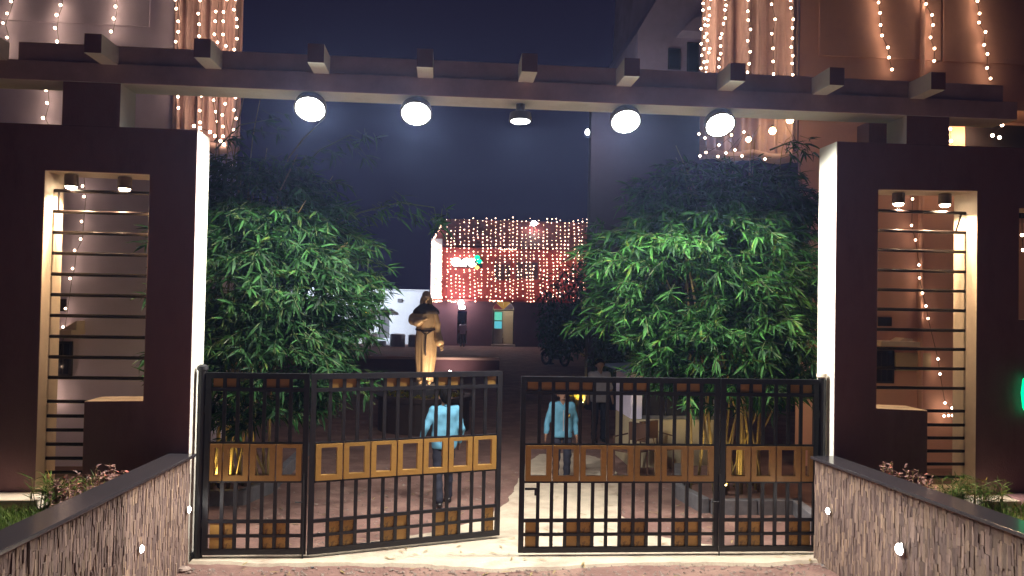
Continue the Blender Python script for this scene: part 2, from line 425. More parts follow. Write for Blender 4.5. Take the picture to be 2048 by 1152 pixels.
# gravel and crumbs lying on the soil
mb = MB()
for i in range(3200):
    if random.random() < 0.45: x, y = random.uniform(-2.6, 4.2), random.uniform(-1.0, -0.15)
    else: x, y = random.uniform(-3.0, 5.0), random.uniform(0.3, 5.0)
    s = random.uniform(0.006, 0.02)*(1.4 if random.random() < 0.1 else 1)
    c = Vector((x, y, GZ+s*0.35))
    vv = [c+Vector((math.cos(t)*s*random.uniform(.7,1.3), math.sin(t)*s*random.uniform(.7,1.3), 0)) for t in (0,1.3,2.6,3.9,5.2)]
    vv += [c+Vector((random.uniform(-.3,.3)*s, random.uniform(-.3,.3)*s, s*0.7))]
    mb.add(vv, [(0,1,5),(1,2,5),(2,3,5),(3,4,5),(4,0,5)])
o = mb.build('gravel', m_pebble, fix=False, kind='stuff')
tag(o, 'loose crumbs and gravel scattered over the red soil drive', 'gravel', kind='stuff')

# ================================================================ gateway walls
def holed(outer, holes, y0, y1, mfun, mats, name, parent):
    bm = bmesh.new(); loops = []
    for lp in [outer]+holes:
        vs = [bm.verts.new((x, y0, z)) for x, z in lp]
        es = [bm.edges.new((vs[i], vs[(i+1) % len(vs)])) for i in range(len(vs))]
        loops.append((vs, es))
    alle = [e for l in loops for e in l[1]]
    r = bmesh.ops.triangle_fill(bm, use_beauty=True, edges=alle)
    ff = [g for g in r['geom'] if isinstance(g, bmesh.types.BMFace)]
    bmap = {}
    for vs, _ in loops:
        for v in vs: bmap[v] = bm.verts.new((v.co.x, y1, v.co.z))
    for f in ff: bm.faces.new([bmap[v] for v in reversed(f.verts)])
    for li, (vs, _) in enumerate(loops):
        for i in range(len(vs)):
            a, b = vs[i], vs[(i+1) % len(vs)]
            f = bm.faces.new((a, b, bmap[b], bmap[a])); f.material_index = mfun(li, (a.co+b.co)/2)
    bmesh.ops.recalc_face_normals(bm, faces=bm.faces)
    me = bpy.data.meshes.new(name); bm.to_mesh(me); bm.free()
    for m in mats: me.materials.append(m)
    o = bpy.data.objects.new(name, me); C.objects.link(o); o.parent = parent
    b = o.modifiers.new('bevel','BEVEL'); b.width = .008; b.segments = 2; b.limit_method = 'ANGLE'; b.angle_limit = math.radians(60)
    return o

TW = 0.42
XL, XR = -2.62, 4.335
wl = thing('gateway_wall', 'dark brown gateway wall left of the gate with a tall slatted niche and white jamb', 'wall', (0,0,0))
nl = [(-4.14,0.73),(-4.14,4.0),(-3.1,3.99),(-3.1,1.64),(-3.685,1.63),(-3.685,0.73)]
holed([(-9.5,GZ-.2),(XL,GZ-.2),(XL,4.48),(-9.5,4.48)], [nl], 0, TW,
      lambda li, c: 2 if li else (1 if c.x > XL-.01 else 0), [m_wall, m_white, m_cream], 'wall', wl)
MB().box((-9.5,-0.34,0.60),(-3.95,-0.002,0.70)).build('plinth_ledge', m_cream, wl, bevel=0.008)
wr = thing('gateway_wall', 'dark brown gateway wall right of the gate with a slatted niche lit peach', 'wall', (0,0,0))
nr = [(4.83,1.63),(4.83,4.08),(6.0,4.10),(6.0,0.69),(5.43,0.69),(5.43,1.61)]
nr2 = [(6.51,2.65),(6.51,3.92),(7.3,3.93),(7.3,2.65)]
holed([(XR,GZ-.2),(10.5,GZ-.2),(10.5,4.62),(XR,4.61)], [nr, nr2], 0, TW,
      lambda li, c: 2 if li else (1 if c.x < XR+.01 else 0), [m_wall, m_white, m_cream], 'wall', wr)
MB().box((5.86,-0.30,0.58),(6.32,-0.002,0.67)).build('plinth_ledge', m_cream, wr, bevel=0.008)
MB().box((6.321,-0.34,0.62),(10.0,-0.002,0.69)).build('plinth_ledge', m_wall, wr, bevel=0.008)

def slats(parent, x0, x1, xs_, zs_top, zs_low, right_side):
    mu = MB().tube([(x0+0.004,0.2,0),(x1-0.004,0.2,0)], 0.0185, 10).mesh('slat', m_rail, True)
    for z in zs_top: inst('slat', mu, parent, (0,0,z))
    a, b = (xs_, x1) if right_side else (x0, xs_)
    ml = MB().tube([(a+0.004,0.2,0),(b-0.004,0.2,0)], 0.0185, 10).mesh('slat', m_rail, True)
    for z in zs_low: inst('slat', ml, parent, (0,0,z))
zl = [P(200,y,0.2).z for y in (384,425.5,467,508.5,550,591,632.5,674,715,756)]
zl2 = [P(130,y,0.2).z for y in (803,832,860,888.5,916.5,944.5)]
slats(wl, -4.14, -3.1, -3.685, zl, zl2, False)
zr = [P(1850,y,0.2).z for y in (424,463,502,542,581,620,660,698,737,776)]
zr2 = [P(1890,y,0.2).z for y in (822,850,876,902,928,954)]
slats(wr, 4.83, 6.0, 5.43, zr, zr2, True)
x = -4.14+.05
MB().tube([(x,0.2,zl[0]),(x,0.2,zl[1])], 0.011, 8).build('slat_bracket', m_rail, wl)
MB().tube([(6.0-.05,0.2,zr[0]),(6.0-.12,0.2,zr[1])], 0.011, 8).build('slat_bracket', m_rail, wr)

# overhead beam with fins and the two short columns
bt = thing('overhead_beam', 'long brown entrance beam over the gate with projecting square fins', 'beam', (0,0,0))
def beam_box(a, b, name, parent, mats, white):
    mbx = MB().box(a, b)
    mbx.mi = [1 if k in white else 0 for k in range(6)]
    return mbx.build(name, mats, parent, bevel=0.006)
# face order: bottom, top, front(-y), right(+x), back, left
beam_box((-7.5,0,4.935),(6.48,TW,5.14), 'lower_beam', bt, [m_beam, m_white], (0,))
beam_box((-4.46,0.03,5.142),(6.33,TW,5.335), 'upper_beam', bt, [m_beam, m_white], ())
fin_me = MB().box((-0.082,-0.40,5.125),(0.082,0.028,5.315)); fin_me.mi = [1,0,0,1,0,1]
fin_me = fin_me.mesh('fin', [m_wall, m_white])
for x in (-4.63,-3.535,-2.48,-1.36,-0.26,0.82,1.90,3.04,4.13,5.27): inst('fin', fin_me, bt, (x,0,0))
c1 = MB().box((-3.995,0.004,4.481),(-3.415,TW-.004,4.934)); c1.mi = [0,0,0,1,0,0]
c1.build('support_column', [m_wall, m_white], bt, bevel=0.005)
c2 = MB().box((5.155,0.004,4.613),(5.665,TW-.004,4.934)); c2.mi = [0,0,0,0,0,1]
c2.build('support_column', [m_wall, m_white], bt, bevel=0.005)
MB().box((5.05,0.62,4.3),(5.33,0.9,5.0)).build('rear_column', m_wall, bt)

# ================================================================ lamps on the gateway
FL = [(623,207,40),(833,219,37),(1041,222,4),(1249,232,38),(1436,234,40)]
where = ['leftmost of the five floodlights under the beam, beside the left bamboo top','second floodlight from the left under the beam','middle floodlight under the beam, dimmest and facing straight down','second floodlight from the right under the beam','rightmost of the five floodlights under the beam, next to the draped column']
for (px, py, tilt), lb in zip(FL, where):
    p = P(px, py, 0.20)
    t = thing('flood_light', lb, 'floodlight', (p.x, 0.20, 4.86), 0, 'floodlights hung under the entrance beam')
    MB().lathe([(0.05,0.074),(0.05,0.02),(0.06,-0.02)], n=10).build('stem', m_lampbody, t)
    R = Matrix.Rotation(math.radians(-tilt), 4, 'X')
    def rot(mb_):
        mb_.v = [tuple(R @ Vector(v)) for v in mb_.v]; return mb_
    r = 0.165 if tilt > 5 else 0.118
    rot(MB().lathe([(0.06,-0.005),(r,-0.03),(r+.012,-0.115),(r-.004,-0.118)], n=24)).build('housing', m_lampbody, t, smooth=False)
    lens = rot(MB().lathe([(r-.012,-0.119),(r-.014,-0.1215)], n=24)).build('lens', m_flood if tilt > 5 else emis('flood_lens_dim', (0.97,1,0.95), 22.0), t)
    ax_ = R @ Vector((0,0,-1))
    lamp('SPOT', 'flood_beam', tuple(ax_*0.15), 720 if tilt > 5 else 480, (1.0, 0.965, 0.86), t, 0.07, 168, 0.35, (0, -0.25 if tilt > 5 else 0, -1))

def downlight(px, py, label, ztop, pw, grp):
    pw *= 4.5
    p = P(px, py, 0.2)
    t = thing('downlight', label, 'downlight', (p.x, 0.2, ztop), 0, grp)
    MB().lathe([(0.068,-0.002),(0.07,-0.12),(0.062,-0.124)], n=20).build('housing', m_lampbody, t)
    MB().lathe([(0.058,-0.1245),(0.050,-0.142),(0.028,-0.153)], n=20).build('lens', m_down, t)
    lamp('SPOT', 'downlight_beam', (0,0,-0.165), pw, (1.0,0.68,0.40), t, 0.045, 150, 0.5)
g = 'downlights in the wall niches'
downlight(143,350,'left downlight in the top of the left wall niche',3.992,62,g)
downlight(250,352,'right downlight in the top of the left wall niche',3.985,62,g)
downlight(1797,390,'left downlight in the top of the right wall niche',4.082,62,g)
downlight(1890,392,'right downlight in the top of the right wall niche',4.088,62,g)

# ================================================================ gate
GY = 0.12
Z0, ZT = 0.015, 1.93
def rustcell(i): return i
def gate_leaf(label, hinge, ang, width, cols, yellow, panels, half=None, swing=1, latch=False, bright=False):
    """width along local +x from the hinge; cols squares; panels = list of (first, last) columns"""
    t = thing('gate_leaf', label, 'gate', (hinge[0], hinge[1], 0), math.radians(ang), 'leaves of the black and ochre entrance gate')
    sw = 0.056; th = 0.02
    st = MB().box((0,-th,Z0),(sw,th,ZT)).mesh('stile', m_gate)
    inst('stile', st, t); inst('stile', st, t, (width-sw,0,0))
    def rail(z0, z1, d=0.016, nm='rail'):
        MB().box((sw,-d,z0),(width-sw,d,z1)).build(nm, m_gate, t)
    rail(ZT-0.06, ZT, 0.02); rail(1.735,1.775); rail(0.345,0.38); rail(0.195,0.225); rail(Z0,Z0+0.06,0.02)
    rail(1.182,1.20,0.018); rail(0.772,0.79,0.018)
    pitch_ = (width-2*sw)/cols; bw = 0.0185
    def bar(z0, z1):
        return MB().box((-bw,-0.012,z0),(bw,0.012,z1)).mesh('bar', m_gate)
    b1, b2, b3 = bar(1.775,ZT-.06), bar(1.20,1.735), bar(0.38,0.772)
    b4, b5 = bar(0.225,0.345), bar(Z0+.06,0.195)
    for c in range(1, cols):
        x = sw+pitch_*c
        for b in (b1, b2, b3, b4, b5): inst('bar', b, t, (x,0,0))
    pw = pitch_-2*bw
    plates = {}
    def plate(c, z0, z1, m):
        key = (m.name, round(z1-z0,3))
        if key not in plates:
            h = (z1-z0)/2
            mm = MB().box((-pw/2,-0.0025,-h),(pw/2,0.0025,h)).mesh('plate', m); plates[key] = mm
        inst('plate', plates[key], t, (sw+pitch_*(c+.5), 0.006, (z0+z1)/2), (0, random.uniform(-.012,.012), 0))
    for c in yellow['top']: plate(c, 1.775, ZT-.06, m_ochre)
    for c, r in yellow['bot']:
        z0, z1 = ((0.225,0.345) if r == 0 else (Z0+.06,0.195))
        plate(c, z0, z1, m_rust if (c*7+r*3) % 3 else m_ochre)
    for a, b in panels:
        x0 = sw+pitch_*a+0.008; x1 = sw+pitch_*(b+1)-0.008
        z0, z1 = 0.792, 1.180; fx, fz = 0.056, 0.058
        if a == b: fx = 0.04
        h1, h2 = x0+fx, x1-fx
        g_, k_ = z0+fz, z1-0.038
        mb = MB()
        D = 0.026
        mb.box((x0,-D,z0),(h1,D,z1)); mb.box((h2,-D,z0),(x1,D,z1))
        mb.box((h1,-D,z0),(h2,D,g_)); mb.box((h1,-D,k_),(h2,D,z1))
        mb.build('panel_frame', m_ochre, t)
    if latch:
        MB().box((0.06,-0.035,0.70),(0.20,-0.021,0.722)).box((0.165,-0.034,0.64),(0.185,-0.022,0.70)).build('latch', m_gate, t)
    return t
W1 = 1.075
gate_leaf('narrow left gate leaf, closed, beside the left white jamb', (-2.50, GY), 0, W1, 7,
          {'top': [0,1,4,5], 'bot': [(c,r) for c in (0,1,4,5) for r in (0,1)]}, [(0,0),(1,2),(3,4),(5,6)])
lw = gate_leaf('wide left gate leaf, ajar and swung inward', (-1.405, GY-0.02), 18.3, 2.20, 14,
          {'top': [1,2,5,6,9,10,13], 'bot': [(c,r) for c in (1,2,5,6,9,10,13) for r in (0,1)]}, [(2*i,2*i+1) for i in range(7)])
gate_leaf('wide right gate leaf, closed, with small latch on its free edge', (0.845, GY), 0, 2.225, 14,
          {'top': [0,3,4,7,8,11,12,1,2], 'bot': [(c,r) for c in (0,3,4,7,8,11,12) for r in (0,1)]}, [(2*i,2*i+1) for i in range(7)], latch=True)
gate_leaf('narrow right gate leaf, closed, beside the round gate post', (3.085, GY), 0, 1.125, 7,
          {'top': [1,2,5,6], 'bot': [(c,r) for c in (1,2,5,6) for r in (0,1)]}, [(0,1),(2,3),(4,5),(6,6)])
def drop_bolt(x, lb):
    t = thing('drop_bolt', lb, 'bolt', (x, GY-0.035, GZ), 0, 'drop bolts of the gate')
    MB().tube([(0,0,0.03),(0,0,0.92)], 0.009, 8).build('rod', m_gate, t)
    MB().tube([(0,0,0.62),(-0.09,0,0.62)], 0.008, 6).build('handle', m_gate, t)
drop_bolt(-1.45, 'drop bolt between the two left gate leaves'); drop_bolt(3.075, 'drop bolt between the two right gate leaves')
def post(x, lb):
    t = thing('gate_post', lb, 'post', (x, GY+0.02, GZ))
    MB().lathe([(0.045,0),(0.045,2.0)], n=16).build('tube', m_gate, t, smooth=False)
    MB().lathe([(0.05,2.0),(0.06,2.012),(0.055,2.045),(0.03,2.062)], n=16).build('cap', m_cream if x > 0 else m_gate, t)
    for z in (0.35, 1.55): MB().box((-0.075 if x > 0 else 0.02, -0.03, z),(-0.02 if x > 0 else 0.075, 0.0, z+0.08)).build('hinge', m_gate, t)
post(-2.545, 'round black gate post at the left white jamb'); post(4.262, 'round black gate post with a pale cap at the right white jamb')

# ================================================================ planter walls with ledge stone
def planter(label, a, b, sgn, lights, cop):
    """a, b: ends of the stone face on the ground line; sgn: side the bed lies on"""
    a = Vector((a[0], a[1], 0)); b = Vector((b[0], b[1], 0)); d = (b-a); Ln = d.length; d.normalize()
    nrm = Vector((d.y, -d.x, 0));
    if nrm.x*sgn > 0: nrm = -nrm            # nrm points into the drive
    t = thing('planter_wall', label, 'wall', (a.x, a.y, GZ))
    top = 1.115
    core = [(0,0,0), d*Ln, d*Ln-nrm*0.22, -nrm*0.22]
    vs = [Vector((p[0],p[1],0)) for p in core]+[Vector((p[0],p[1],top)) for p in core]
    MB().add([tuple(v) for v in vs], [(0,1,2,3),(7,6,5,4),(0,4,5,1),(1,5,6,2),(2,6,7,3),(3,7,4,0)]).build('core', m_stone, t)
    # coping
    i0 = nrm*0.075; o0 = -nrm*cop; zc = top+0.003
    vs = []
    for z in (zc, zc+0.032):
        for p in (i0, d*Ln+i0, d*Ln+o0, o0): vs.append((p.x, p.y, z))
    MB().add(vs, [(3,2,1,0),(4,5,6,7),(0,1,5,4),(1,2,6,5),(2,3,7,6),(3,0,4,7)]).build('coping', m_granite, t, bevel=0.006)
    # stones: vertical split strips
    base = MB().box((-0.5,-0.5,-0.5),(0.5,0.5,0.5))
    variants = []
    rs = random.Random(5)
    for v in range(6):
        m2 = MB(); m2.v = [(x*(1+rs.uniform(-.12,.12)), y+(rs.uniform(-.25,.25) if y > 0 else 0), z*(1+rs.uniform(-.05,.05))) for x,y,z in base.v]; m2.f = list(base.f); m2.mi = list(base.mi)
        variants.append(m2.mesh('stone', m_stone))
    ang = math.atan2(d.y, d.x); flip = 1 if (Matrix.Rotation(ang,3,'Z') @ Vector((0,1,0))).dot(nrm) > 0 else -1
    items = []; s = 0.0
    while s < Ln-0.02:
        wdt = rs.uniform(0.016,0.034); z = 0.0-rs.uniform(0,0.15)
        while z < top-0.01:
            h = rs.uniform(0.06,0.20); z1 = min(z+h, top); z0 = max(z, 0)
            if z1-z0 > 0.02: items.append((s+wdt/2, (z0+z1)/2, wdt-0.002, z1-z0-0.002, rs.uniform(0.012,0.022)))
            z += h
        s += wdt
    def vis(it):
        p = a + d*it[0]; q = Vector((p.x,p.y,it[1]+GZ))-CAM; zz = q.dot(fwd)
        if zz < 0.5: return 1e9
        u = 1024+FPX*q.dot(right)/zz; v = 576-FPX*q.dot(up)/zz
        return zz + (0 if (-20 < u < 2068 and -20 < v < 1172) else 1e6)
    items.sort(key=vis)
    rest = MB()
    for i, (s_, z_, w_, h_, dp) in enumerate(items):
        c = d*s_ + nrm*(dp/2) ; c.z = z_
        if i < 300:
            inst('stone', variants[rs.randrange(6)], t, tuple(c), (0,0,ang if flip > 0 else ang+math.pi), (w_, dp, h_))
        else:
            hx = d*(w_/2); q0 = d*s_; vs = []
            for zz in (z_-h_/2, z_+h_/2):
                for p in (q0-hx, q0+hx, q0+hx+nrm*dp, q0-hx+nrm*dp): vs.append((p.x,p.y,zz))
            rest.add(vs, [(0,1,2,3),(7,6,5,4),(0,4,5,1),(1,5,6,2),(2,6,7,3),(3,7,4,0)])
    ro = rest.build('stone_cladding', m_stone, t, kind='stuff')
    return t, a, d, nrm
pa = planter('stone clad planter wall with black coping left of the drive', (-2.615,-0.02), (-2.90,-4.6), -1, None, 0.21)
pb = planter('stone clad planter wall with black coping right of the drive', (4.13,-0.02), (4.43,-4.6), 1, None, 0.23)
def step_light(pl_, px, py, lb, pw):
    t0, a, d, nrm = pl_
    dd = fwd + right*((px-1024)/FPX) + up*((576-py)/FPX)
    k = (a-CAM).dot(nrm)/dd.dot(nrm); p = CAM + dd*k + nrm*0.036
    t = thing('step_light', lb, 'wall light', tuple(p), math.atan2(nrm.y, nrm.x)-math.pi/2, 'small lights set in the planter walls')
    Rm = Matrix.Rotation(math.radians(-90), 4, 'X')
    m1 = MB().lathe([(0.036,0.0),(0.040,0.004),(0.034,0.010),(0.034,0.0105)], n=20); m1.v = [tuple(Rm @ Vector(v)) for v in m1.v]
    m1.build('bezel', m_chrome, t)
    m2 = MB().lathe([(0.033,0.0108),(0.026,0.019),(0.008,0.024)], n=16); m2.v = [tuple(Rm @ Vector(v)) for v in m2.v]
    m2.build('lens', m_step, t)
    if pw > 15: t.scale = (1.55,1.55,1.55)
    lamp('SPOT', 'step_beam', (0,0.03,0), pw, (1,0.96,0.86), t, 0.02, 150, 0.5, (0,1,-0.2))
step_light(pa, 369, 1019, 'step light in the left planter wall, the one close to the white jamb', 9)
step_light(pa, 273, 1098, 'step light in the left planter wall, the one nearer the street', 5)
step_light(pb, 1664, 1022, 'step light in the right planter wall, the one close to the white jamb', 5)
step_light(pb, 1809, 1098, 'large bright step light in the right planter wall, the one nearer the street', 22)

# raised beds behind the planter walls
def bed(x0, x1, nm):
    xs2 = [x0+(x1-x0)*i/24 for i in range(25)]; ys2 = [-4.6+4.25*j/20 for j in range(21)]
    mb = MB(); sx_ = -.062 if x1 < 0 else .065
    sh_ = lambda x, y: x - sx_*y*(1 if (x > -4 if x1 < 0 else x < 6) else 0)
    vs = [(sh_(x,y) if i_ in (0,24) else x, y, 0.60+0.035*mnoise.noise((x*1.3,y*1.3,9))) for y in ys2 for i_, x in enumerate(xs2)]
    mb.add(vs, [(j*25+i, j*25+i+1, (j+1)*25+i+1, (j+1)*25+i) for j in range(20) for i in range(24)])
    mb.build(nm, m_soil, smooth=True, kind='structure')
bed(-9.0,-2.78,'lawn_soil'); bed(4.30,10.0,'lawn_soil')
def lawn(x0, x1, n, label, seed, y0=-3.9, y1=-0.40):
    rs = random.Random(seed); mb = MB()
    for i in range(n):
        x = rs.uniform(x0,x1); y = rs.uniform(y0,y1)
        if (x1 < 0 and x > -2.88+.062*y) or (x1 > 0 and x < 4.40-.065*y): continue
        h = rs.uniform(0.04,0.11)*(1.3 if y > -0.7 else 1); a = rs.uniform(0,6.28); w_ = rs.uniform(0.003,0.006)
        z = 0.60+0.035*mnoise.noise((x*1.3,y*1.3,9))-0.005
        dx, dy = math.cos(a), math.sin(a); l1 = h*rs.uniform(.1,.3); l2 = h*rs.uniform(.4,.9)
        mb.add([(x-dy*w_,y+dx*w_,z),(x+dy*w_,y-dx*w_,z),(x+dx*l1+dy*w_*.7,y+dy*l1-dx*w_*.7,z+h*.6),(x+dx*l1-dy*w_*.7,y+dy*l1+dx*w_*.7,z+h*.6),(x+dx*l2,y+dy*l2,z+h)],
               [(0,1,2,3),(3,2,4)])
    o = mb.build('grass', m_grass, fix=False, kind='stuff'); tag(o, label, 'grass', kind='stuff')
lawn(-5.6,-2.85,30000,'green lawn grass in the raised bed left of the drive',3)
lawn(4.4,7.4,18000,'dim lawn grass in the raised bed right of the drive',4)

# ================================================================ VEGETATION
def leaf_geo(L, W, droop=0.25, fold=0.18):
    """bamboo leaf along +x, hanging towards -z; 8 triangles"""
    pts = []
    for s, w_ in ((0.0,0.10),(0.28,0.95),(0.62,0.78)):
        x = L*s; z = -droop*L*s*s
        pts.append([(x, -W/2*w_, z+W*fold*w_), (x, 0, z), (x, W/2*w_, z+W*fold*w_)])
    v = pts[0]+pts[1]+pts[2]+[(L, 0, -droop*L)]
    f = [(0,1,4,3),(1,2,5,4),(3,4,7,6),(4,5,8,7),(6,7,9),(7,8,9)]
    return v, f

def frame_from(dirv, roll_):
    x = Vector(dirv).normalized(); z = Vector((0,0,1))
    y = z.cross(x)
    if y.length < 1e-3: y = Vector((0,1,0))
    y.normalize(); z = x.cross(y)
    R = Matrix((x, y, z)).transposed()
    return R @ Matrix.Rotation(roll_, 3, 'X')

def bamboo(label, base, crown, ncl, seed, canes, extra=(), lsize=(0.11,0.29), n_ind=300, lm=None, xmin=-99, grp='bamboo clumps behind the gate'):
    rs = random.Random(seed)
    t = thing('bamboo_clump', label, 'bamboo', base, 0, grp)
    B = Vector(base)
    def inside(p):
        for c, r in crown:
            q = Vector(((p.x-c[0])/r[0], (p.y-c[1])/r[1], (p.z-c[2])/r[2]))
            if q.length < 1: return True
        return False
    leaves = []       # (pos, matrix3, L, W)
    twigs = MB()
    def fan(p, out, n, lmin, lmax):
        out = Vector(out).normalized()
        az = math.atan2(out.y, out.x)
        tw = rs.uniform(.05,.16)
        d0 = (out*0.8+Vector((0,0,rs.uniform(-.7,.05)))).normalized()
        twigs.tube([p-d0*tw-B, p-B], [0.004,0.0025], 4, cap=False)
        for i in range(n):
            spread = (i-(n-1)/2)/max(1,n-1)
            a = az + spread*rs.uniform(1.6,2.5) + rs.uniform(-.15,.15)
            el = rs.uniform(-1.0,0.6) - 0.25*abs(spread)
            d = Vector((math.cos(a)*math.cos(el), math.sin(a)*math.cos(el), math.sin(el)))
            L = rs.uniform(lmin,lmax)*(1-0.3*abs(spread)); W = L*rs.uniform(0.12,0.18)
            leaves.append((p+d0*rs.uniform(-.03,.03), frame_from(d, rs.uniform(-1.0,1.0)), L, W))
    # branches: clusters of fans along drooping side branches over the crown surface
    for i in range(ncl):
        c, r = crown[rs.choices(range(len(crown)), [k[1][0]*k[1][2] for k in crown])[0]]
        th = rs.uniform(0, 2*math.pi); ph = math.acos(rs.uniform(-0.95,0.98))
        rad = rs.uniform(0.25,1.0)**0.5
        u = Vector((math.sin(ph)*math.cos(th), math.sin(ph)*math.sin(th), math.cos(ph)))
        if rs.random() < 0.55 and u.y > 0.1: u.y = -u.y
        bump_ = 1 + 0.24*mnoise.noise((u.x*2.3+seed, u.y*2.3, u.z*2.3))
        p0 = Vector(c) + Vector((u.x*r[0], u.y*r[1], u.z*r[2]))*rad*bump_
        if p0.y < 0.75 or p0.z < 0.5 or p0.x < xmin: continue
        if mnoise.noise((p0.x*1.7+seed, p0.y*1.7, p0.z*1.9)) < -0.2 and rs.random() < .8: continue
        out = Vector((u.x, u.y*0.9-0.15, 0.0)) + Vector((rs.uniform(-.6,.6), rs.uniform(-.6,.6), 0))
        if out.length < .1: out = Vector((0,-1,0))
        out.normalize()
        nb = rs.randint(1,3); q = p0.copy(); dr = (out+Vector((0,0,rs.uniform(-.3,.25)))).normalized()
        path_ = [q-B]
        for j in range(nb):
            fan(q, out+Vector((rs.uniform(-.5,.5),rs.uniform(-.5,.5),0)), rs.randint(4,8), *lsize)
            q = q + dr*rs.uniform(.10,.2); dr = (dr+Vector((0,0,-.25))).normalized(); path_.append(q-B)
            if q.y < 0.7: break
        if len(path_) > 1: twigs.tube(path_, 0.005, 4, cap=False)
    for pts, n, dens in extra:      # outlying sprays: polyline with leaves along it
        pts = [Vector(p) for p in pts]
        twigs.tube([p-B for p in pts], [0.016-0.012*i/(len(pts)-1) for i in range(len(pts))], 5, cap=False)
        for i in range(n):
            s = rs.uniform(dens,1)*(len(pts)-1); k = min(int(s), len(pts)-2); p = pts[k].lerp(pts[k+1], s-k)
            dd = (pts[k+1]-pts[k]).normalized()
            fan(p+Vector((rs.uniform(-.15,.15),rs.uniform(-.2,.2),rs.uniform(-.22,.1))), dd+Vector((rs.uniform(-.8,.8),rs.uniform(-.8,.8),-.3)), rs.randint(3,6), *lsize)
    # canes
    for pts, r in canes:
        pts = [Vector(p) for p in pts]; fine = []
        for k in range(len(pts)-1):
            p0 = pts[max(k-1,0)]; p1 = pts[k]; p2 = pts[k+1]; p3 = pts[min(k+2,len(pts)-1)]
            for s in (0,.25,.5,.75):
                fine.append(0.5*((2*p1)+(p2-p0)*s+(2*p0-5*p1+4*p2-p3)*s*s+(3*p1-p0-3*p2+p3)*s**3))
        fine.append(pts[-1]); mbc = MB()
        rads = [r*(1-0.75*i/(len(fine)-1)) for i in range(len(fine))]
        mbc.tube([p-B for p in fine], rads, 7)
        for i in range(1, len(fine)-1):       # node rings
            d = (fine[i+1]-fine[i-1]).normalized()*0.008
            mbc.tube([fine[i]-d-B, fine[i]-B, fine[i]+d-B], [rads[i]*1.02, rads[i]*1.22, rads[i]*1.02], 7, cap=False)
        mbc.build('culm', m_culm, t, smooth=True)
    twigs.build('twigs', m_twig, t, fix=False, kind='stuff')
    # nearest leaves stand as single objects
    leaves.sort(key=lambda l: (l[0]-CAM).dot(fwd)/l[2] + (0 if -0.2 < l[0].z else 50) + rs.uniform(0,6))
    protos = []
    for k in range(4):
        v, f = leaf_geo(1.0, rs.uniform(.14,.19), rs.uniform(.12,.4), rs.uniform(.1,.25)); mm = MB(); mm.add(v, f)
        protos.append(mm.mesh('leaf', lm or m_bam, True, fix=False))
    rest = MB()
    for i, (p, R, L, W) in enumerate(leaves):
        if i < n_ind:
            o = inst('leaf', protos[i % 4], t); o.matrix_local = Matrix.Translation(p-B) @ (R*L).to_4x4()
        else:
            v, f = leaf_geo(L, W, rs.uniform(.1,.4), rs.uniform(.08,.25))
            rest.add([R @ Vector(a)+p-B for a in v], f)
    rest.build('foliage', lm or m_bam, t, smooth=True, fix=False, kind='stuff')
    return t

def cane_set(bx, by, n, seed, tips, sx=0.5, sy=0.4):
    rs = random.Random(seed); out = []
    for i in range(n):
        x = bx+rs.uniform(-sx,sx); y = by+rs.uniform(-sy,sy); tx, ty, tz = tips[i % len(tips)]
        tx += rs.uniform(-.3,.3); ty += rs.uniform(-.3,.3); tz += rs.uniform(-.3,.3)
        out.append((((x,y,GZ),(x+(tx-x)*.22,y+(ty-y)*.22,tz*.4),(x+(tx-x)*.55,y+(ty-y)*.55,tz*.75),(tx,ty,tz)), rs.uniform(.016,.028)))
    return out
Ltips = [(-3.0,3.0,4.6),(-2.2,2.4,4.4),(-1.6,3.0,4.2),(-3.3,3.6,5.2),(-2.6,3.8,5.0),(-1.3,2.3,3.6),(-2.0,1.8,3.8)]
canesL = cane_set(-2.95, 3.1, 13, 21, Ltips, .4, .35)
for i, (a, b) in enumerate((((432,300),(440,150)),((452,330),(474,215)),((470,300),(505,120)),((500,330),(520,200)),((480,420),(452,240)),((560,360),(650,235)),((440,360),(425,190)))):
    q = P(*a, 3.4); r_ = P(*b, 3.6)
    canesL.append((((-2.9+.08*i,3.2,GZ), (q.x,3.3,q.z*.5), tuple(q), tuple(r_)), 0.02))
sprL = []
q0, q1, q2, q3 = P(640,470,2.6), P(720,425,2.6), P(800,405,2.6), P(868,415,2.6)
sprL.append(([q0,q1,q2,q3,P(875,450,2.6)], 34, .25))
sprL.append(([P(560,380,2.8),P(640,300,2.8),P(700,270,2.8),P(735,285,2.8)], 14, .3))
sprL.append(([P(650,520,2.4),P(720,545,2.3),P(765,590,2.3)], 26, .1))
sprL.append(([P(640,640,2.2),P(700,650,2.1),P(735,690,2.1)], 18, .1))
sprL.append(([P(430,300,3.2),P(480,250,3.2),P(560,235,3.2)], 16, .1))
bamboo('bushy bamboo clump left of the drive with tall bare canes above it', (-2.95,3.1,GZ),
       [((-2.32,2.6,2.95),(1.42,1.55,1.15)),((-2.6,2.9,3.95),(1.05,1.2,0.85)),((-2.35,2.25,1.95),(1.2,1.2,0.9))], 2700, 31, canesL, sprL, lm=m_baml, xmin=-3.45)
Rtips = [(3.2,2.6,4.4),(4.2,2.8,4.9),(4.8,3.0,4.6),(3.6,3.6,5.0),(2.7,2.6,3.8),(4.4,2.0,3.9)]
canesR = cane_set(4.15, 2.95, 17, 22, Rtips, .55, .45)
for i, (a, b) in enumerate((((1500,320),(1520,250)),((1560,330),(1585,270)),((1600,340),(1570,245)),((1470,330),(1455,280)))):
    q = P(*a, 3.3); r_ = P(*b, 3.4); canesR.append((((4.1+.1*i,3.1,GZ),(q.x,3.1,q.z*.5),tuple(q),tuple(r_)), 0.014))
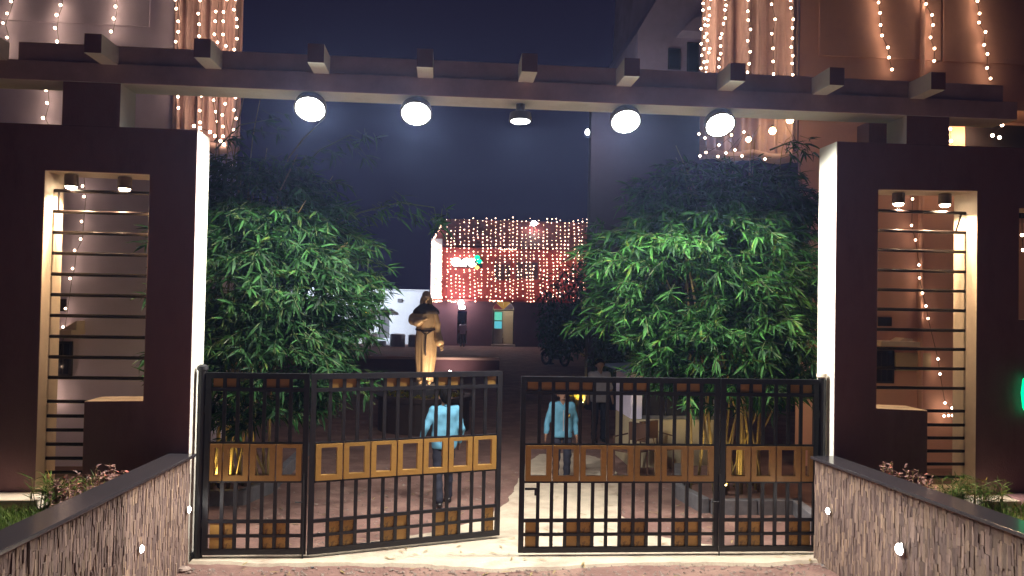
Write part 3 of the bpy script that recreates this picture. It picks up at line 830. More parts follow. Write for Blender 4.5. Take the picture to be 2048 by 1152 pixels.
sprR = [([P(1330,420,2.3),P(1260,455,2.2),P(1200,470,2.2)], 26, .1), ([P(1330,560,2.0),P(1270,590,1.9),P(1215,610,1.9)], 26, .1),
        ([P(1300,540,1.9),P(1265,590,1.8),P(1245,640,1.7)], 8, .5), ([P(1435,560,1.5),P(1437,600,1.4),P(1437,625,1.35)], 5, .8),
        ([P(1500,690,1.5),P(1503,722,1.45)], 3, .9), ([P(1400,340,2.8),P(1330,330,2.8),P(1300,350,2.8)], 14, .3), ([P(1540,300,3),P(1590,280,3),P(1620,300,3)], 14, .2)]
bamboo('dense bamboo clump right of the drive, brightly lit in the middle', (4.15,2.95,GZ),
       [((3.62,2.6,3.2),(1.62,1.5,1.15)),((4.05,2.9,4.1),(1.35,1.2,0.75)),((3.95,2.2,2.2),(1.4,1.1,0.85))], 2900, 33, canesR, sprR)

def dark_tree(label, base, crown, nleaf, seed, lsz=0.16, h=1.4):
    rs = random.Random(seed); t = thing('tree', label, 'tree', base, 0, 'dark trees along the right of the drive'); B = Vector(base)
    m_ = MB().tube([(0,0,0),(0.05,0.02,h*.5),(0.02,-.03,h)], [.11,.085,.07], 8)
    m_.build('trunk', m_culm, t, smooth=True)
    lb = MB(); rest = MB()
    for c, r in crown:
        c = Vector(c)
        lb.tube([(0.02,-.03,h*.8), tuple((c-B)*.6+Vector((0,0,h*.15))), tuple(c-B+Vector((0,0,r[2]*.4)))], [.05,.03,.012], 6)
        for i in range(nleaf):
            th = rs.uniform(0,6.283); cz = rs.uniform(-1,1); s = math.sqrt(1-cz*cz); rad = rs.uniform(.3,1)**.5
            bmp = 1+.22*mnoise.noise((s*math.cos(th)*2.2+seed, s*math.sin(th)*2.2, cz*2.2))
            p = c-B+Vector((s*math.cos(th)*r[0], s*math.sin(th)*r[1], cz*r[2]))*rad*bmp
            d = Vector((rs.uniform(-1,1),rs.uniform(-1,1),rs.uniform(-.9,.2))); L = lsz*rs.uniform(.6,1.3)
            v, f = leaf_geo(L, L*.35, .25, .15); R = frame_from(d, rs.uniform(-.6,.6))
            rest.add([R @ Vector(a)+p for a in v], f)
    lb.build('branches', m_culm, t, smooth=True)
    rest.build('crown', m_bamdk, t, smooth=True, fix=False, kind='stuff')
dark_tree('dark tree standing between the far red building and the right bamboo', (4.6,14,GZ), [((3.75,14,2.7),(1.3,1.2,1.35)),((5.1,13.9,4.3),(1.3,1.1,1.1)),((4.9,14,3.4),(1.3,1.3,1.3)),((3.3,13.8,2.0),(.75,.8,.8)),((4.6,13.6,1.9),(1.0,1,.9))], 1500, 5)
dark_tree('dark low tree behind the guard booth, next to the right bamboo', (5.0,8.5,GZ), [((4.3,8.5,2.5),(1.0,.9,1.0)),((5.3,8.6,3.3),(1.0,.9,1.2)),((3.75,8.6,1.7),(.6,.6,.55))], 1300, 6, .15)
dark_tree('far dark tree behind the motorcycle, its crown against the red building', (9.2,33,GZ), [((8.2,33,3.4),(2.2,1.6,2.2)),((10.5,33,4.8),(2.4,1.6,2.4)),((7.6,32.6,2.2),(1.2,1,1.2))], 1300, 7, .3, 2.0)

# small plants in the raised beds against the gateway walls
def shrub_row(label, pts, seed, m=None, n=16, sz=.05, wr=.5):
    rs = random.Random(seed); o0 = Vector(pts[0]); t = thing('flowering_shrub', label, 'shrub', tuple(o0), 0, 'shrubs in the raised beds')
    st = MB(); lv = MB()
    for k in range(n):
        s = rs.uniform(0,1)*(len(pts)-1); i = min(int(s), len(pts)-2); p = Vector(pts[i]).lerp(Vector(pts[i+1]), s-i)-o0
        p += Vector((rs.uniform(-.08,.08), rs.uniform(-.08,.08), 0)); h = rs.uniform(.16,.34)
        tp = p+Vector((rs.uniform(-.06,.06),rs.uniform(-.06,.06),h)); st.tube([p, tp], [.005,.003], 4, cap=False)
        for j in range(rs.randint(9,16)):
            q = p.lerp(tp, rs.uniform(.35,1.05)); d = Vector((rs.uniform(-1,1),rs.uniform(-1,1),rs.uniform(-.2,.9)))
            L = sz*rs.uniform(.7,1.5); v, f = leaf_geo(L, L*wr, .25, .2); R = frame_from(d, rs.uniform(-1,1)); lv.add([R @ Vector(a)+q for a in v], f)
    st.build('stems', m_culm, t, fix=False, kind='stuff'); lv.build('leaves', m or m_croton, t, fix=False, kind='stuff')
shrub_row('pinkish small shrub row in the left bed beside the black coping', [tuple(P(112,1003,-1.2)-Vector((0,0,.14))),tuple(P(180,978,-.8)-Vector((0,0,.16))),tuple(P(250,958,-.4)-Vector((0,0,.16)))], 41, n=44, sz=.04)
shrub_row('grassy yellow plants at the foot of the left wall niche', [(-3.95,-.42,.60),(-3.55,-.5,.60),(-3.15,-.8,.60)], 42, m_grass, 60, .12, .07)
shrub_row('pinkish small shrub row in the right bed beside the black coping', [tuple(P(1750,944,-.4)-Vector((0,0,.18))),tuple(P(1805,962,-.6)-Vector((0,0,.17))),tuple(P(1860,982,-.8)-Vector((0,0,.15)))], 43, n=34, sz=.038)
shrub_row('yellow lit plants at the foot of the right wall niche', [(5.35,-.4,.60),(5.7,-.42,.60),(5.95,-.5,.58)], 44, m_grass, 50, .11, .07)

# ================================================================ planting beds inside the gate
def kerb(label, pts, h=0.2, wd=0.12):
    o0 = Vector((pts[0][0], pts[0][1], GZ)); t = thing('kerb', label, 'kerb', tuple(o0))
    for i in range(len(pts)-1):
        a = Vector((pts[i][0],pts[i][1],0))-Vector((o0.x,o0.y,0)); b = Vector((pts[i+1][0],pts[i+1][1],0))-Vector((o0.x,o0.y,0))
        L = (b-a).length; k = max(1, round(L/0.75)); d = (b-a)/k; n_ = Vector((-d.y,d.x,0)).normalized()*wd
        for j in range(k):
            p, q = a+d*(j+.008), a+d*(j+.992)
            vs = [(v.x,v.y,z) for z in (-.05,h) for v in (p,q,q+n_,p+n_)]
            MB().add(vs, [(3,2,1,0),(4,5,6,7),(0,1,5,4),(1,2,6,5),(2,3,7,6),(3,0,4,7)]).build('kerb_block', m_kerb, t, bevel=.012)
kerb('dark kerb round the left bamboo bed', [(-4.6,2.38),(-2.62,2.42),(-2.40,3.2),(-2.36,6.2)])
kerb('dark kerb round the right bamboo bed', [(4.72,.9),(4.86,2.0),(3.62,2.0),(3.50,2.8),(3.95,4.4)])
def bedsoil(pts, nm):
    MB().add([(x,y,GZ+.10) for x,y in pts], [tuple(range(len(pts)))]).build(nm, m_soil, kind='structure')
bedsoil([(-4.7,2.51),(-2.70,2.54),(-2.53,3.2),(-2.49,6.2),(-4.7,6.2)],'bed_soil'); bedsoil([(4.86,.9),(6.4,.9),(6.4,4.7),(4.08,4.7),(3.64,2.8),(3.74,2.13),(4.99,2.13)],'bed_soil')

def garden_lamp(x, y, label, pw, aim=(0,0,1), z=GZ+.1):
    t = thing('garden_lamp', label, 'garden lamp', (x,y,z), 0, 'yellow garden uplights')
    MB().tube([(0,0,0),(0,0,.07)], .012, 8).build('spike', m_lampbody, t)
    MB().lathe([(.03,.07),(.05,.09),(.055,.15),(.048,.152)], n=14).build('housing', m_lampbody, t)
    MB().lathe([(.044,.1525),(.04,.155)], n=14).build('lens', m_garden, t)
    lamp('SPOT', 'garden_beam', (0,0,.17), pw, (1,.72,.22), t, .04, 150, .6, aim)
garden_lamp(-3.02,2.72,'yellow uplight at the foot of the left bamboo, by the kerb',36,(.05,.25,1))
garden_lamp(-2.80,3.7,'yellow uplight deep among the left bamboo canes',26,(-.2,-.1,1))
garden_lamp(4.0,2.55,'yellow uplight at the foot of the right bamboo',40,(.1,.3,1))
garden_lamp(4.75,3.0,'yellow uplight by the peach wall behind the right bamboo',36,(.3,.1,1))
garden_lamp(3.75,3.6,'yellow uplight between the right bamboo and the guard booth',34,(.2,.2,1))
for px, py, lb in ((1165,728,'yellow uplight under the trees nearest the motorcycle'),(1200,730,'middle yellow uplight under the dark trees'),(1232,748,'yellow uplight beside the blue booth roof')):
    q = P(px,py,13.0); garden_lamp(q.x,13.0 if px < 1220 else 7.6,lb,60 if px<1220 else 30,(0,.15,1),GZ)
    rsd = random.Random(px); mbx = MB()
    y0 = 13.2 if px < 1220 else 7.9
    tt = thing('yellow_lit_shrub', lb.replace('uplight','lit slender shrub above the uplight'), 'shrub', (q.x,y0,GZ), 0, 'shrubs lit yellow from below'); st = MB()
    for k in range(26):
        a = Vector((rsd.uniform(-.25,.25),rsd.uniform(-.15,.15),0)); b = a+Vector((rsd.uniform(-.25,.25),rsd.uniform(-.1,.1),rsd.uniform(.4,.95)))
        st.tube([a,b],[.008,.003],4,cap=False)
        for j in range(7):
            pp = a.lerp(b, rsd.uniform(.3,1)); v, f = leaf_geo(.16,.035,.3,.2); R = frame_from((rsd.uniform(-1,1),rsd.uniform(-1,1),rsd.uniform(-.3,.8)),0); mbx.add([R @ Vector(u)+pp for u in v], f)
    st.build('stems', m_culm, tt, fix=False, kind='stuff'); mbx.build('leaves', m_flower, tt, fix=False, kind='stuff')

# ================================================================ BUILDINGS beside the drive
BY = 5.0
def prism_plan(poly, z0, z1):
    n = len(poly); vs = [(x,y,z0) for x,y in poly]+[(x,y,z1) for x,y in poly]
    return MB().add(vs, [tuple(reversed(range(n))), tuple(range(n,2*n))]+[(i,(i+1)%n,n+(i+1)%n,n+i) for i in range(n)])
def wall_panel_frame(parent, x0, x1, z0, z1, y, m, nm='recessed_panel'):
    """a shallow raised field with a groove round it"""
    MB().box((x0,y-.035,z0),(x1,y-.001,z1)).build(nm, m, parent, bevel=.01)
bl = thing('building', 'lilac plastered building left behind the gateway wall', 'building', (-8,BY,GZ))
ox = Vector((-8,BY,GZ))
def bbox(a, b, nm, m, parent, o=ox, **k):
    return shift(MB().box(a, b), o).build(nm, m, parent, **k)
xe = P(480,100,BY).x
shift(prism_plan([(-16,BY),(xe,BY),(xe-2.75,BY+9),(-16,BY+9)],GZ,11),ox).build('wall', m_bldl, bl)
q = P(300,55,BY)
bbox((-16,BY-.04,q.z),(q.x,BY-.001,10.2), 'recessed_panel', m_bldl, bl, bevel=.012)
def niche_win(parent, o, px0, px1, sh0, sh1, w0, w1, m, dx=0):
    """window with a projecting sunshade seen through the wall niche"""
    a = P(px0, w0, BY); b = P(px1, w1, BY)
    fr = bbox((a.x,BY-.05,b.z),(b.x,BY-.002,a.z), 'window', m_dark, parent, o)
    n = 3
    for i in range(n):
        xx0 = a.x+.03+(b.x-a.x-.06)*i/n; xx1 = a.x+.03+(b.x-a.x-.06)*(i+1)/n
        shift(MB().box((xx0+.015,BY-.058,b.z+.04),(xx1-.015,BY-.051,a.z-.04)), o).build('pane', m_glass, fr)
    s0, s1 = P(px0, sh0, BY), P(px1, sh1, BY)
    bbox((s0.x-.12,BY-.5,s1.z),(s1.x+.2,BY-.003,s1.z+.08), 'sunshade', m_cream, parent, o)
    shift(MB().prism([(s1.x-.05,s1.z+.081),(s1.x+.19,s1.z+.081),(s1.x+.19,s0.z),(s1.x+.05,s1.z+.14)], BY-.3, BY-.004), o).build('sunshade_bracket', m_cream, parent)
    return fr
niche_win(bl, ox, 100,145, 640,668, 682,752, m_bldl)
bbox((P(112,600,BY).x,BY-.03,P(112,622,BY).z),(P(134,600,BY).x,BY-.002,P(112,598,BY).z),'ventilator',m_dark,bl)
br = thing('building', 'peach plastered building right behind the gateway wall', 'building', (8,BY,GZ))
ox2 = Vector((8,BY,GZ))
xr0 = P(1592,700,BY).x
shift(prism_plan([(xr0,BY),(18,BY),(18,BY+9),(xr0+4.9,BY+9)],GZ,11.5),ox2).build('wall', m_bldr, br)
q = P(1636,112,BY)
bbox((q.x,BY-.04,q.z),(P(1880,112,BY).x,BY-.001,10.5), 'recessed_panel', m_bldr, br, ox2, bevel=.012)
bbox((P(1884,112,BY).x,BY-.04,q.z),(17,BY-.001,10.5), 'recessed_panel', m_bldr, br, ox2, bevel=.012)
niche_win(br, ox2, 1745,1785, 675,690, 700,766, m_bldr)
bbox((P(1755,640,BY).x,BY-.03,P(1755,652,BY).z),(P(1782,640,BY).x,BY-.002,P(1755,634,BY).z),'ventilator',m_dark,br, ox2)
a, b = P(1788,705,BY), P(1858,742,BY)
bbox((a.x,BY-.06,b.z),(b.x,BY-.002,a.z),'notice_board',m_booth,br,ox2)
# pilasters, drain pipe, balcony slab with lit soffit
a = P(1838,500,BY); shift(MB().tube([(a.x,BY-.06,GZ),(a.x,BY-.06,9)], .045, 10), ox2).build('drain_pipe', m_bldr, br, smooth=True)
a = Vector((P(1900,262,3.4).x, 0, P(1950,243,BY).z-.30))
bbox((a.x,4.15,a.z+.30),(14,BY-.003,a.z+.48),'balcony_slab',m_bldr,br,ox2)
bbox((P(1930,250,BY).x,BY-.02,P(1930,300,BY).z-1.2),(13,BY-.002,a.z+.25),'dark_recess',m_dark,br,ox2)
t = thing('downlight','warm round lamp in the soffit above the right wall','downlight',(P(1950,233,4.6).x,4.6,a.z+.298))
MB().lathe([(.09,-.001),(.095,-.03),(.085,-.034)], n=18).build('housing', m_lampbody, t)
MB().lathe([(.08,-.0345),(.075,-.037)], n=18).build('lens', m_down, t)
lamp('POINT','soffit_glow',(0,0,-.10),22,(1,.6,.3),t,.06)
lamp('SPOT','soffit_beam',(0,0,-.06),60,(1,.6,.3),t,.06,165,.5)

# grey tower further back on the right
tw = thing('building','tall grey tower block with a sloping shoulder behind the right draped column','building',(7,13,GZ)); o3 = Vector((7,13,GZ))
A_, B_, C_ = P(1276,62,13), P(1312,0,13), P(1310,-300,13)
shift(MB().prism([(A_.x,GZ),(16,GZ),(16,15),(P(1340,-80,13).x,15),(P(1330,-30,13).x,P(1330,-30,13).z),(A_.x,A_.z)],13,20),o3).build('wall',m_bldg,tw)
a = P(1183,240,12.6); shift(MB().box((a.x,12.6,GZ),(12,12.99,8.35)),o3).build('low_wing',m_wing,tw)
a, b = P(1336,97,13), P(1360,140,13)
fr = shift(MB().box((a.x,12.96,b.z),(b.x,12.998,a.z)),o3).build('window',m_dark,tw)
shift(MB().box((a.x+.05,12.95,b.z+.05),(b.x-.05,12.959,a.z-.05)),o3).build('pane',m_glass,fr)
a, b = P(1362,50,13), P(1402,78,13)
shift(MB().prism([(a.x-.15,b.z),(b.x,b.z),(b.x,a.z+.1),(a.x+.2,a.z)],12.4,12.999),o3).build('sunshade',m_bldg,tw)
a, b = P(1374,85,13), P(1396,145,13)
fr = shift(MB().box((a.x,12.96,b.z),(b.x,12.998,a.z)),o3).build('window',m_dark,tw)
shift(MB().box((a.x+.05,12.95,b.z+.05),(b.x-.05,12.959,a.z-.05)),o3).build('pane',m_glass,fr)

q = P(1175,265,11.6)
t = thing('wall_lamp','tiny white lamp on a bracket beside the grey tower','wall lamp',tuple(q))
MB().tube([(0,0,.1),(.1,.5,.12),(.35,1.35,.12)],.015,6).build('arm',m_lampbody,t); MB().lathe([(.02,-.06),(.05,-.03),(.055,.02),(.02,.08)],n=10).build('globe',m_lampfar,t,smooth=True)
lamp('POINT','tower_light',(.25,-.25,0),60,(.95,.88,1),t,.06)
# satin drapes wrapped on the two columns
def drape(label, px0, px1, ybot, y, seed, ztop=10.5):
    rs = random.Random(seed); a = P(px0,ybot,y); b = P(px1,ybot,y)
    t = thing('satin_drape',label,'drape',((a.x+b.x)/2,y,a.z),0,'satin drapes hung on the building columns'); o_ = t.location.copy()
    n, m = 90, 22; vs = []
    ph = [rs.uniform(0,6.28) for _ in range(5)]
    for j in range(m+1):
        z = a.z+(ztop-a.z)*j/m
        for i in range(n+1):
            s = i/n; x = a.x+(b.x-a.x)*s
            f = .05*math.sin(s*38+ph[0]+.25*math.sin(z*1.3+ph[1]))+.035*math.sin(s*71+ph[2]+.4*math.sin(z*.9))+.03*math.sin(s*17+z*.4)
            vs.append((x-o_.x, f, z-o_.z))
    fs = [(j*(n+1)+i,j*(n+1)+i+1,(j+1)*(n+1)+i+1,(j+1)*(n+1)+i) for j in range(m) for i in range(n)]
    MB().add(vs,fs).build('cloth',m_cloth,t,smooth=True)
    # gathered swag along the hem
    pts = []
    for i in range(13):
        s = i/12; pts.append((a.x+(b.x-a.x)*s-o_.x, -.12-.05*math.sin(s*math.pi*3)**2, .12-.10*abs(math.sin(s*math.pi*2))))
    MB().tube(pts,[.05+.045*abs(math.sin(i*math.pi/6)) for i in range(13)],10).build('swag',m_cloth,t,smooth=True)
    return a, b
BYD = BY-.12
drape('pleated satin drape on the left building corner, covered in bulb strings',338,478,300,BYD,3)
drape('pleated satin drape on the right building column, covered in bulb strings',1402,1596,318,BYD,4)

# ================================================================ STRING LIGHTS near the gate
BULB = {}
def bulb_mesh(r, m):
    k = (round(r,4), m.name)
    if k not in BULB:
        mm = MB().lathe([(r*.15,-r),(r*.75,-r*.65),(r,0),(r*.75,r*.65),(r*.2,r)], n=8); BULB[k] = mm.mesh('bulb', m, True)
    return BULB[k]
def string(label, pts, bulbs, r=.026, grp='warm bulb strings hung on the side buildings', m=None):
    """pts: wire points; bulbs: bulb points"""
    o0 = Vector(pts[0]); t = thing('string_light',label,'string light',tuple(o0),0,grp)
    MB().tube([Vector(p)-o0 for p in pts],.004,5,cap=False).build('wire',m_wire,t)
    me = bulb_mesh(r, m or m_glow)
    for p in bulbs: inst('bulb',me,t,tuple(Vector(p)-o0),(0,0,0))
    return t
def px_string(label, pxs, y, r=.026, jit=.03, seed=0, m=None):
    rs = random.Random(seed); b = [P(u,v,y) for u,v in pxs]
    pts = []; ups = Vector((0,0,.35)); pts.append(b[0]+ups)
    for p in b: pts.append(p+Vector((.02,.03,0)))
    return string(label, pts, b, r, m=m)
def lin(p, q, n, seed, j=3):
    rs = random.Random(seed); return [(p[0]+(q[0]-p[0])*i/(n-1)+rs.uniform(-j,j), p[1]+(q[1]-p[1])*i/(n-1)+rs.uniform(-j,j)) for i in range(n)]
ys_ = BY-.16; yd = BY-.30
px_string('bulb string at the far left edge of the lilac building',[(22,3),(14,27),(6,46),(14,75),(10,100)],ys_,.019)
px_string('bulb string second from the left on the lilac building above the beam',[(121,10),(113,30),(110,56),(114,83),(108,120),(98,150),(92,180),(94,206),(86,236),(100,262),(96,300)],ys_,.023)
px_string('bulb string third from the left on the lilac building above the beam',[(228,-12),(231,13),(227,37),(222,63)],ys_,.022)
for k,(p,q,n,lb) in enumerate((((352,-25),(356,215),12,'leftmost bulb string on the left satin drape'),((397,-22),(402,265),13,'second bulb string from the left on the left satin drape'),
      ((432,-25),(430,245),13,'third bulb string from the left on the left satin drape'),((451,-24),(446,275),14,'fourth bulb string from the left on the left satin drape'),((472,-25),(470,258),15,'rightmost bulb string on the left satin drape'))):
    px_string(lb,lin(p,q,n,60+k,4),yd,.020)
px_string('bulb string bunched along the hem of the left satin drape',[(388,252),(400,256),(420,264),(430,272),(441,282),(448,289),(462,330)],yd-.12,.024)
for k,(p,q,n,lb) in enumerate((((1408,-20),(1404,140),13,'leftmost bulb string on the right satin drape'),((1420,-25),(1414,146),14,'second bulb string from the left on the right satin drape'),((1452,-20),(1438,150),13,'third bulb string from the left on the right satin drape'),
      ((1500,-20),(1497,145),9,'fourth bulb string from the left on the right satin drape'),((1547,-15),(1545,150),7,'fifth bulb string from the left on the right satin drape'),((1584,-22),(1585,150),10,'rightmost bulb string on the right satin drape'))):
    px_string(lb,lin(p,q,n,80+k,4),yd,.020)
px_string('bulb string tangled in the top of the right bamboo below the drape',[(1398,268),(1410,276),(1412,305),(1400,312),(1438,290),(1463,270),(1470,300),(1488,264),(1452,306),(1436,313),(1484,312),(1530,318)],3.9,.018)
px_string('bulb string leftmost on the peach wall',[(1751,-18),(1757,5),(1760,26),(1761,50),(1764,71),(1776,95),(1778,115),(1784,139)],ys_,.022)
px_string('bulb string in the middle of the peach wall',[(1848,-12),(1852,8),(1864,30),(1866,50),(1861,75),(1869,97),(1868,122)],ys_,.022)
px_string('bulb string rightmost on the peach wall',[(1952,-20),(1955,2),(1959,27),(1958,45),(1971,64),(1968,90),(1975,108),(1974,136),(1981,157)],ys_,.022)
px_string('bulb string behind the right short column',[(1900,258),(1902,282)],3.6,.025); px_string('bulb string under the right soffit',[(2004,250),(1985,271),(1999,275)],3.6,.027)
px_string('bulb string seen through the left wall niche',[(165,372),(168,393),(163,443),(161,478),(149,501),(145,537),(140,557),(131,617),(126,654),(112,735),(104,772),(98,800),(112,806),(106,790)],ys_,.019)
px_string('bulb string seen through the right wall niche',[(1825,398),(1823,451),(1831,480),(1838,530),(1839,556),(1845,586),(1852,612),(1856,637),(1876,718),(1880,748),(1890,806),(1904,816),(1888,832),(1897,831),(1905,831)],ys_,.019)
px_string('bulb string seen at the right picture edge in the second niche',[(2044,470),(2046,500),(2041,322),(2043,338)],3.2,.024)
def bare(px,py,y,lb,r=.06):
    p = P(px,py,y); t = thing('bare_bulb',lb,'bulb',tuple(p),0,'large bare bulbs beside the right drape')
    MB().lathe([(.02,r*.9),(.024,r*1.7),(.01,r*1.75)], n=10).build('socket',m_lampbody,t)
    MB().lathe([(r*.1,-r),(r*.75,-r*.66),(r,0),(r*.75,r*.66),(r*.35,r)], n=14).build('globe',m_bigglow,t,smooth=True)
    lamp('POINT','bulb_light',(0,0,0),9,(1,.55,.25),t,r)
bare(1580,240,BY-.45,'large bare bulb at the right end of the drape hem',.062); bare(1545,262,BY-.5,'large bare bulb in the middle of the drape hem',.06); bare(1497,279,BY-.6,'large bare bulb lowest, in the bamboo top',.045)
# green neon outline at the right edge
def neon(label, pts):
    o0 = Vector(pts[0]); t = thing('neon_tube',label,'neon sign',tuple(o0),0,'green neon tubes at the right edge')
    MB().tube([Vector(p)-o0 for p in pts],.017,8).build('tube',m_green,t,smooth=True)
    MB().box((-.01,.02,-.06),(.06,.05,.02)).build('clip',m_lampbody,t)
neon('green neon outline hanging on the brown wall at the right picture edge',[P(u,v,-.06) for u,v in ((2056,752),(2048,760),(2045,785),(2048,815),(2056,828))])
neon('small green neon loop lying on the lawn at the right picture edge',[G(2052,1052,.70),G(2041,1056,.70),G(2040,1066,.70),G(2052,1072,.70)])

# ================================================================ GUARD BOOTH and chairs
bo = thing('guard_booth','low cream guard booth with a blue sheet roof by the right bamboo','booth',(3.85,5.5,GZ)); o4 = Vector((3.85,5.5,GZ))
def bb(a,b,nm,m,**k): return shift(MB().box(a,b),o4).build(nm,m,bo,**k)
bb((3.22,5.0,GZ),(4.85,6.2,0.78),'lower_wall',m_booth,bevel=.01)
bb((3.22,4.99,0.785),(3.42,6.2,1.62),'corner_pillar',m_bldl,bevel=.01)
bb((4.7,4.99,0.785),(4.85,6.2,1.62),'corner_pillar',m_bldl,bevel=.01)
bb((3.421,5.9,0.785),(4.699,6.2,1.62),'back_wall',m_bldl)
fr = bb((3.421,5.02,0.785),(4.699,5.06,0.84),'counter_frame',m_kerb)
bb((3.421,5.02,1.25),(4.699,5.06,1.30),'window_bar',m_kerb)
for i in range(3):
    x0 = 3.43+.425*i; shift(MB().box((x0,5.035,.845),(x0+.41,5.042,1.245)),o4).build('pane',m_glass,fr)
shift(MB().prism([(3.02,1.60),(4.95,1.72),(4.95,1.76),(3.02,1.64)],4.75,6.3),o4).build('roof',m_blue,bo)
shift(MB().tube([(3.26,4.94,1.5),(3.26,4.94,1.78)],.03,8),o4).build('pipe_end',m_whitefar,bo)
def chair(label,x,y,rz):
    t = thing('chair',label,'chair',(x,y,GZ),rz,'brown chairs beside the guard booth')
    MB().box((-.21,-.2,.42),(.21,.21,.45)).build('seat',m_chair,t,bevel=.012)
    MB().box((-.20,.19,.56),(.20,.22,.86)).build('backrest',m_chair,t,bevel=.012)
    for sx in (-1,1):
        MB().tube([(sx*.19,-.18,0),(sx*.19,-.18,.42)],.014,6).build('leg',m_chair,t)
        MB().tube([(sx*.19,.21,0),(sx*.19,.20,.45),(sx*.18,.23,.86)],.014,6).build('leg',m_chair,t)
        MB().tube([(sx*.22,.2,.66),(sx*.23,-.14,.64),(sx*.20,-.17,.45)],.013,6).build('armrest',m_chair,t)
chair('brown chair near the guard booth, turned to the drive',3.05,4.25,-.9); chair('brown chair close to the kerb beside the guard booth',3.55,4.45,.5)

# ================================================================ STATUE on its planter
SX, SY = -0.42, 9.2
pl_ = thing('round_planter','round dark stone planter under the robed statue','planter',(SX,SY,GZ))
MB().lathe([(1.0,0),(1.0,.66),(1.06,.67),(1.06,.76),(.90,.77),(.88,.66)], n=40).build('wall',m_cape,pl_,smooth=False)
MB().lathe([(.34,.60),(.34,.98),(.30,1.0)], n=24).build('pedestal',m_kerb,pl_)
stt = thing('statue','bronze brown robed friar statue with dark hooded cape and rope belt','statue',(SX,SY,0.95))
def loft(rings, n=56):
    vs = []; fs = []
    for (cx_,cy_,z,rx,ry,amp,k_,ph) in rings:
        for i in range(n):
            th = 2*math.pi*i/n; f = 1+amp*math.sin(k_*th+ph)+amp*.5*math.sin((k_*2+1)*th-ph*2)
            vs.append((cx_+rx*f*math.cos(th), cy_+ry*f*math.sin(th), z))
    for j in range(len(rings)-1):
        for i in range(n):
            i2 = (i+1)%n; fs.append((j*n+i,j*n+i2,(j+1)*n+i2,(j+1)*n+i))
    fs.append(tuple(reversed(range(n)))); fs.append(tuple((len(rings)-1)*n+i for i in range(n)))
    return MB().add(vs,fs)
rg = []
for z,rx,ry,amp in ((.03,.185,.17,.09),(.10,.18,.165,.09),(.3,.195,.17,.08),(.55,.225,.18,.07),(.8,.235,.18,.05),(1.0,.225,.175,.035),(1.14,.205,.165,.02),(1.18,.198,.16,.015),(1.24,.205,.16,.02),(1.4,.225,.17,.02),(1.54,.22,.16,.015),(1.64,.17,.12,.01),(1.70,.09,.08,0)):
    rg.append((.012*math.sin(z*3),0,z,rx,ry,amp,7,.9+.5*z))
loft(rg).build('robe',m_statue,stt,smooth=True)
hd = [((0,-.02,1.80),(0,-.03,1.90),.075,.085),((0,-.10,1.80),(0,-.11,1.78),.03,.022),((0,-.105,1.845),(0,-.125,1.828),.014,.017),((-.03,-.10,1.86),(-.028,-.10,1.86),.012,.012),((.03,-.10,1.86),(.028,-.10,1.86),.012,.012),((0,0,1.62),(0,-.01,1.78),.06,.055)]
blob('head',hd,m_statue,stt,.02,.010)
def hood(D,X,Y,Z): return np.maximum(D, -(np.sqrt(X**2+((Y+.13)/1.0)**2+((Z-1.83)/1.25)**2)-.105))
blob('hood',[((0,.03,1.80),(0,.02,1.94),.135,.095),((0,.02,1.62),(0,.03,1.80),.15,.13)],m_statue,stt,.04,.014,hood)
cp = [(0,.01,1.53,.285,.20,.05,9,.4),(0,.01,1.59,.28,.195,.04,9,.5),(0,.01,1.645,.245,.175,.03,9,.6),(0,.01,1.69,.19,.145,.02,9,.7),(0,.0,1.735,.14,.12,.01,9,.8),(0,0,1.76,.11,.10,0,9,.8)]
loft(cp).build('cape',m_cape,stt,smooth=True)
# wide sleeves and hands
for s,pts,rd in ((-1,((-.18,0,1.54),(-.27,-.03,1.44),(-.275,-.07,1.38),(-.18,-.17,1.34),(-.09,-.21,1.38)),(.08,.09,.095,.085,.065)),
                 (1,((.20,0,1.50),(.25,0,1.30),(.265,-.01,1.12),(.285,-.07,.99),(.315,-.12,.91)),(.075,.07,.07,.085,.10))):
    blob('sleeve',[(pts[i],pts[i+1],rd[i],rd[i+1]) for i in range(4)],m_statue,stt,.05,.018)
    e = Vector(pts[-1]); d = (e-Vector(pts[-2])).normalized(); w0 = e+d*.06; w1 = e+d*.20
    side = d.cross(Vector((0,1,0))).normalized()*(.03)
    caps = [(tuple(e),tuple(w0),.035,.03),(tuple(w0),tuple(w0+d*.07),.032,.036)]
    for k in range(4):
        b_ = w0+d*.07+side*(k-1.5)*.55; L_ = (.06,.07,.066,.05)[k]; caps.append((tuple(b_),tuple(b_+d*L_+Vector((0,-.015,-.01))),.012,.009))
    b_ = w0+d*.02+side*1.0; caps.append((tuple(b_),tuple(b_+d*.05+side*.9),.013,.010))
    blob('hand',caps,m_statue,stt,.008,.007)
rp = [(.208*math.cos(a),.172*math.sin(a),1.185-.03*max(0,-math.sin(a))**2) for a in np.linspace(0,2*math.pi,41)]
MB().tube(rp,.022,8,cap=False).build('rope_belt',m_cape,stt,smooth=True)
MB().tube([(-.13,-.16,1.19),(-.02,-.20,1.10),(.03,-.205,1.09),(.15,-.155,1.17)],.018,8).tube([(.02,-.205,1.09),(.01,-.22,.85),(.02,-.225,.62)],.015,8).build('rope_end',m_cape,stt,smooth=True)
for sx in (-1,1): blob('foot',[((sx*.09,-.12,.035),(sx*.10,-.27,.03),.045,.04)],m_statue,stt,.02,.012)
t = thing('spot_light','small spotlight in the round planter aimed at the statue','spotlight',(SX+.50,SY-.85,.76))
MB().lathe([(.05,0),(.05,.05),(.065,.06),(.06,.14)], n=14).build('housing',m_lampbody,t); MB().lathe([(.055,.1405),(.05,.143)], n=14).build('lens',m_garden,t)
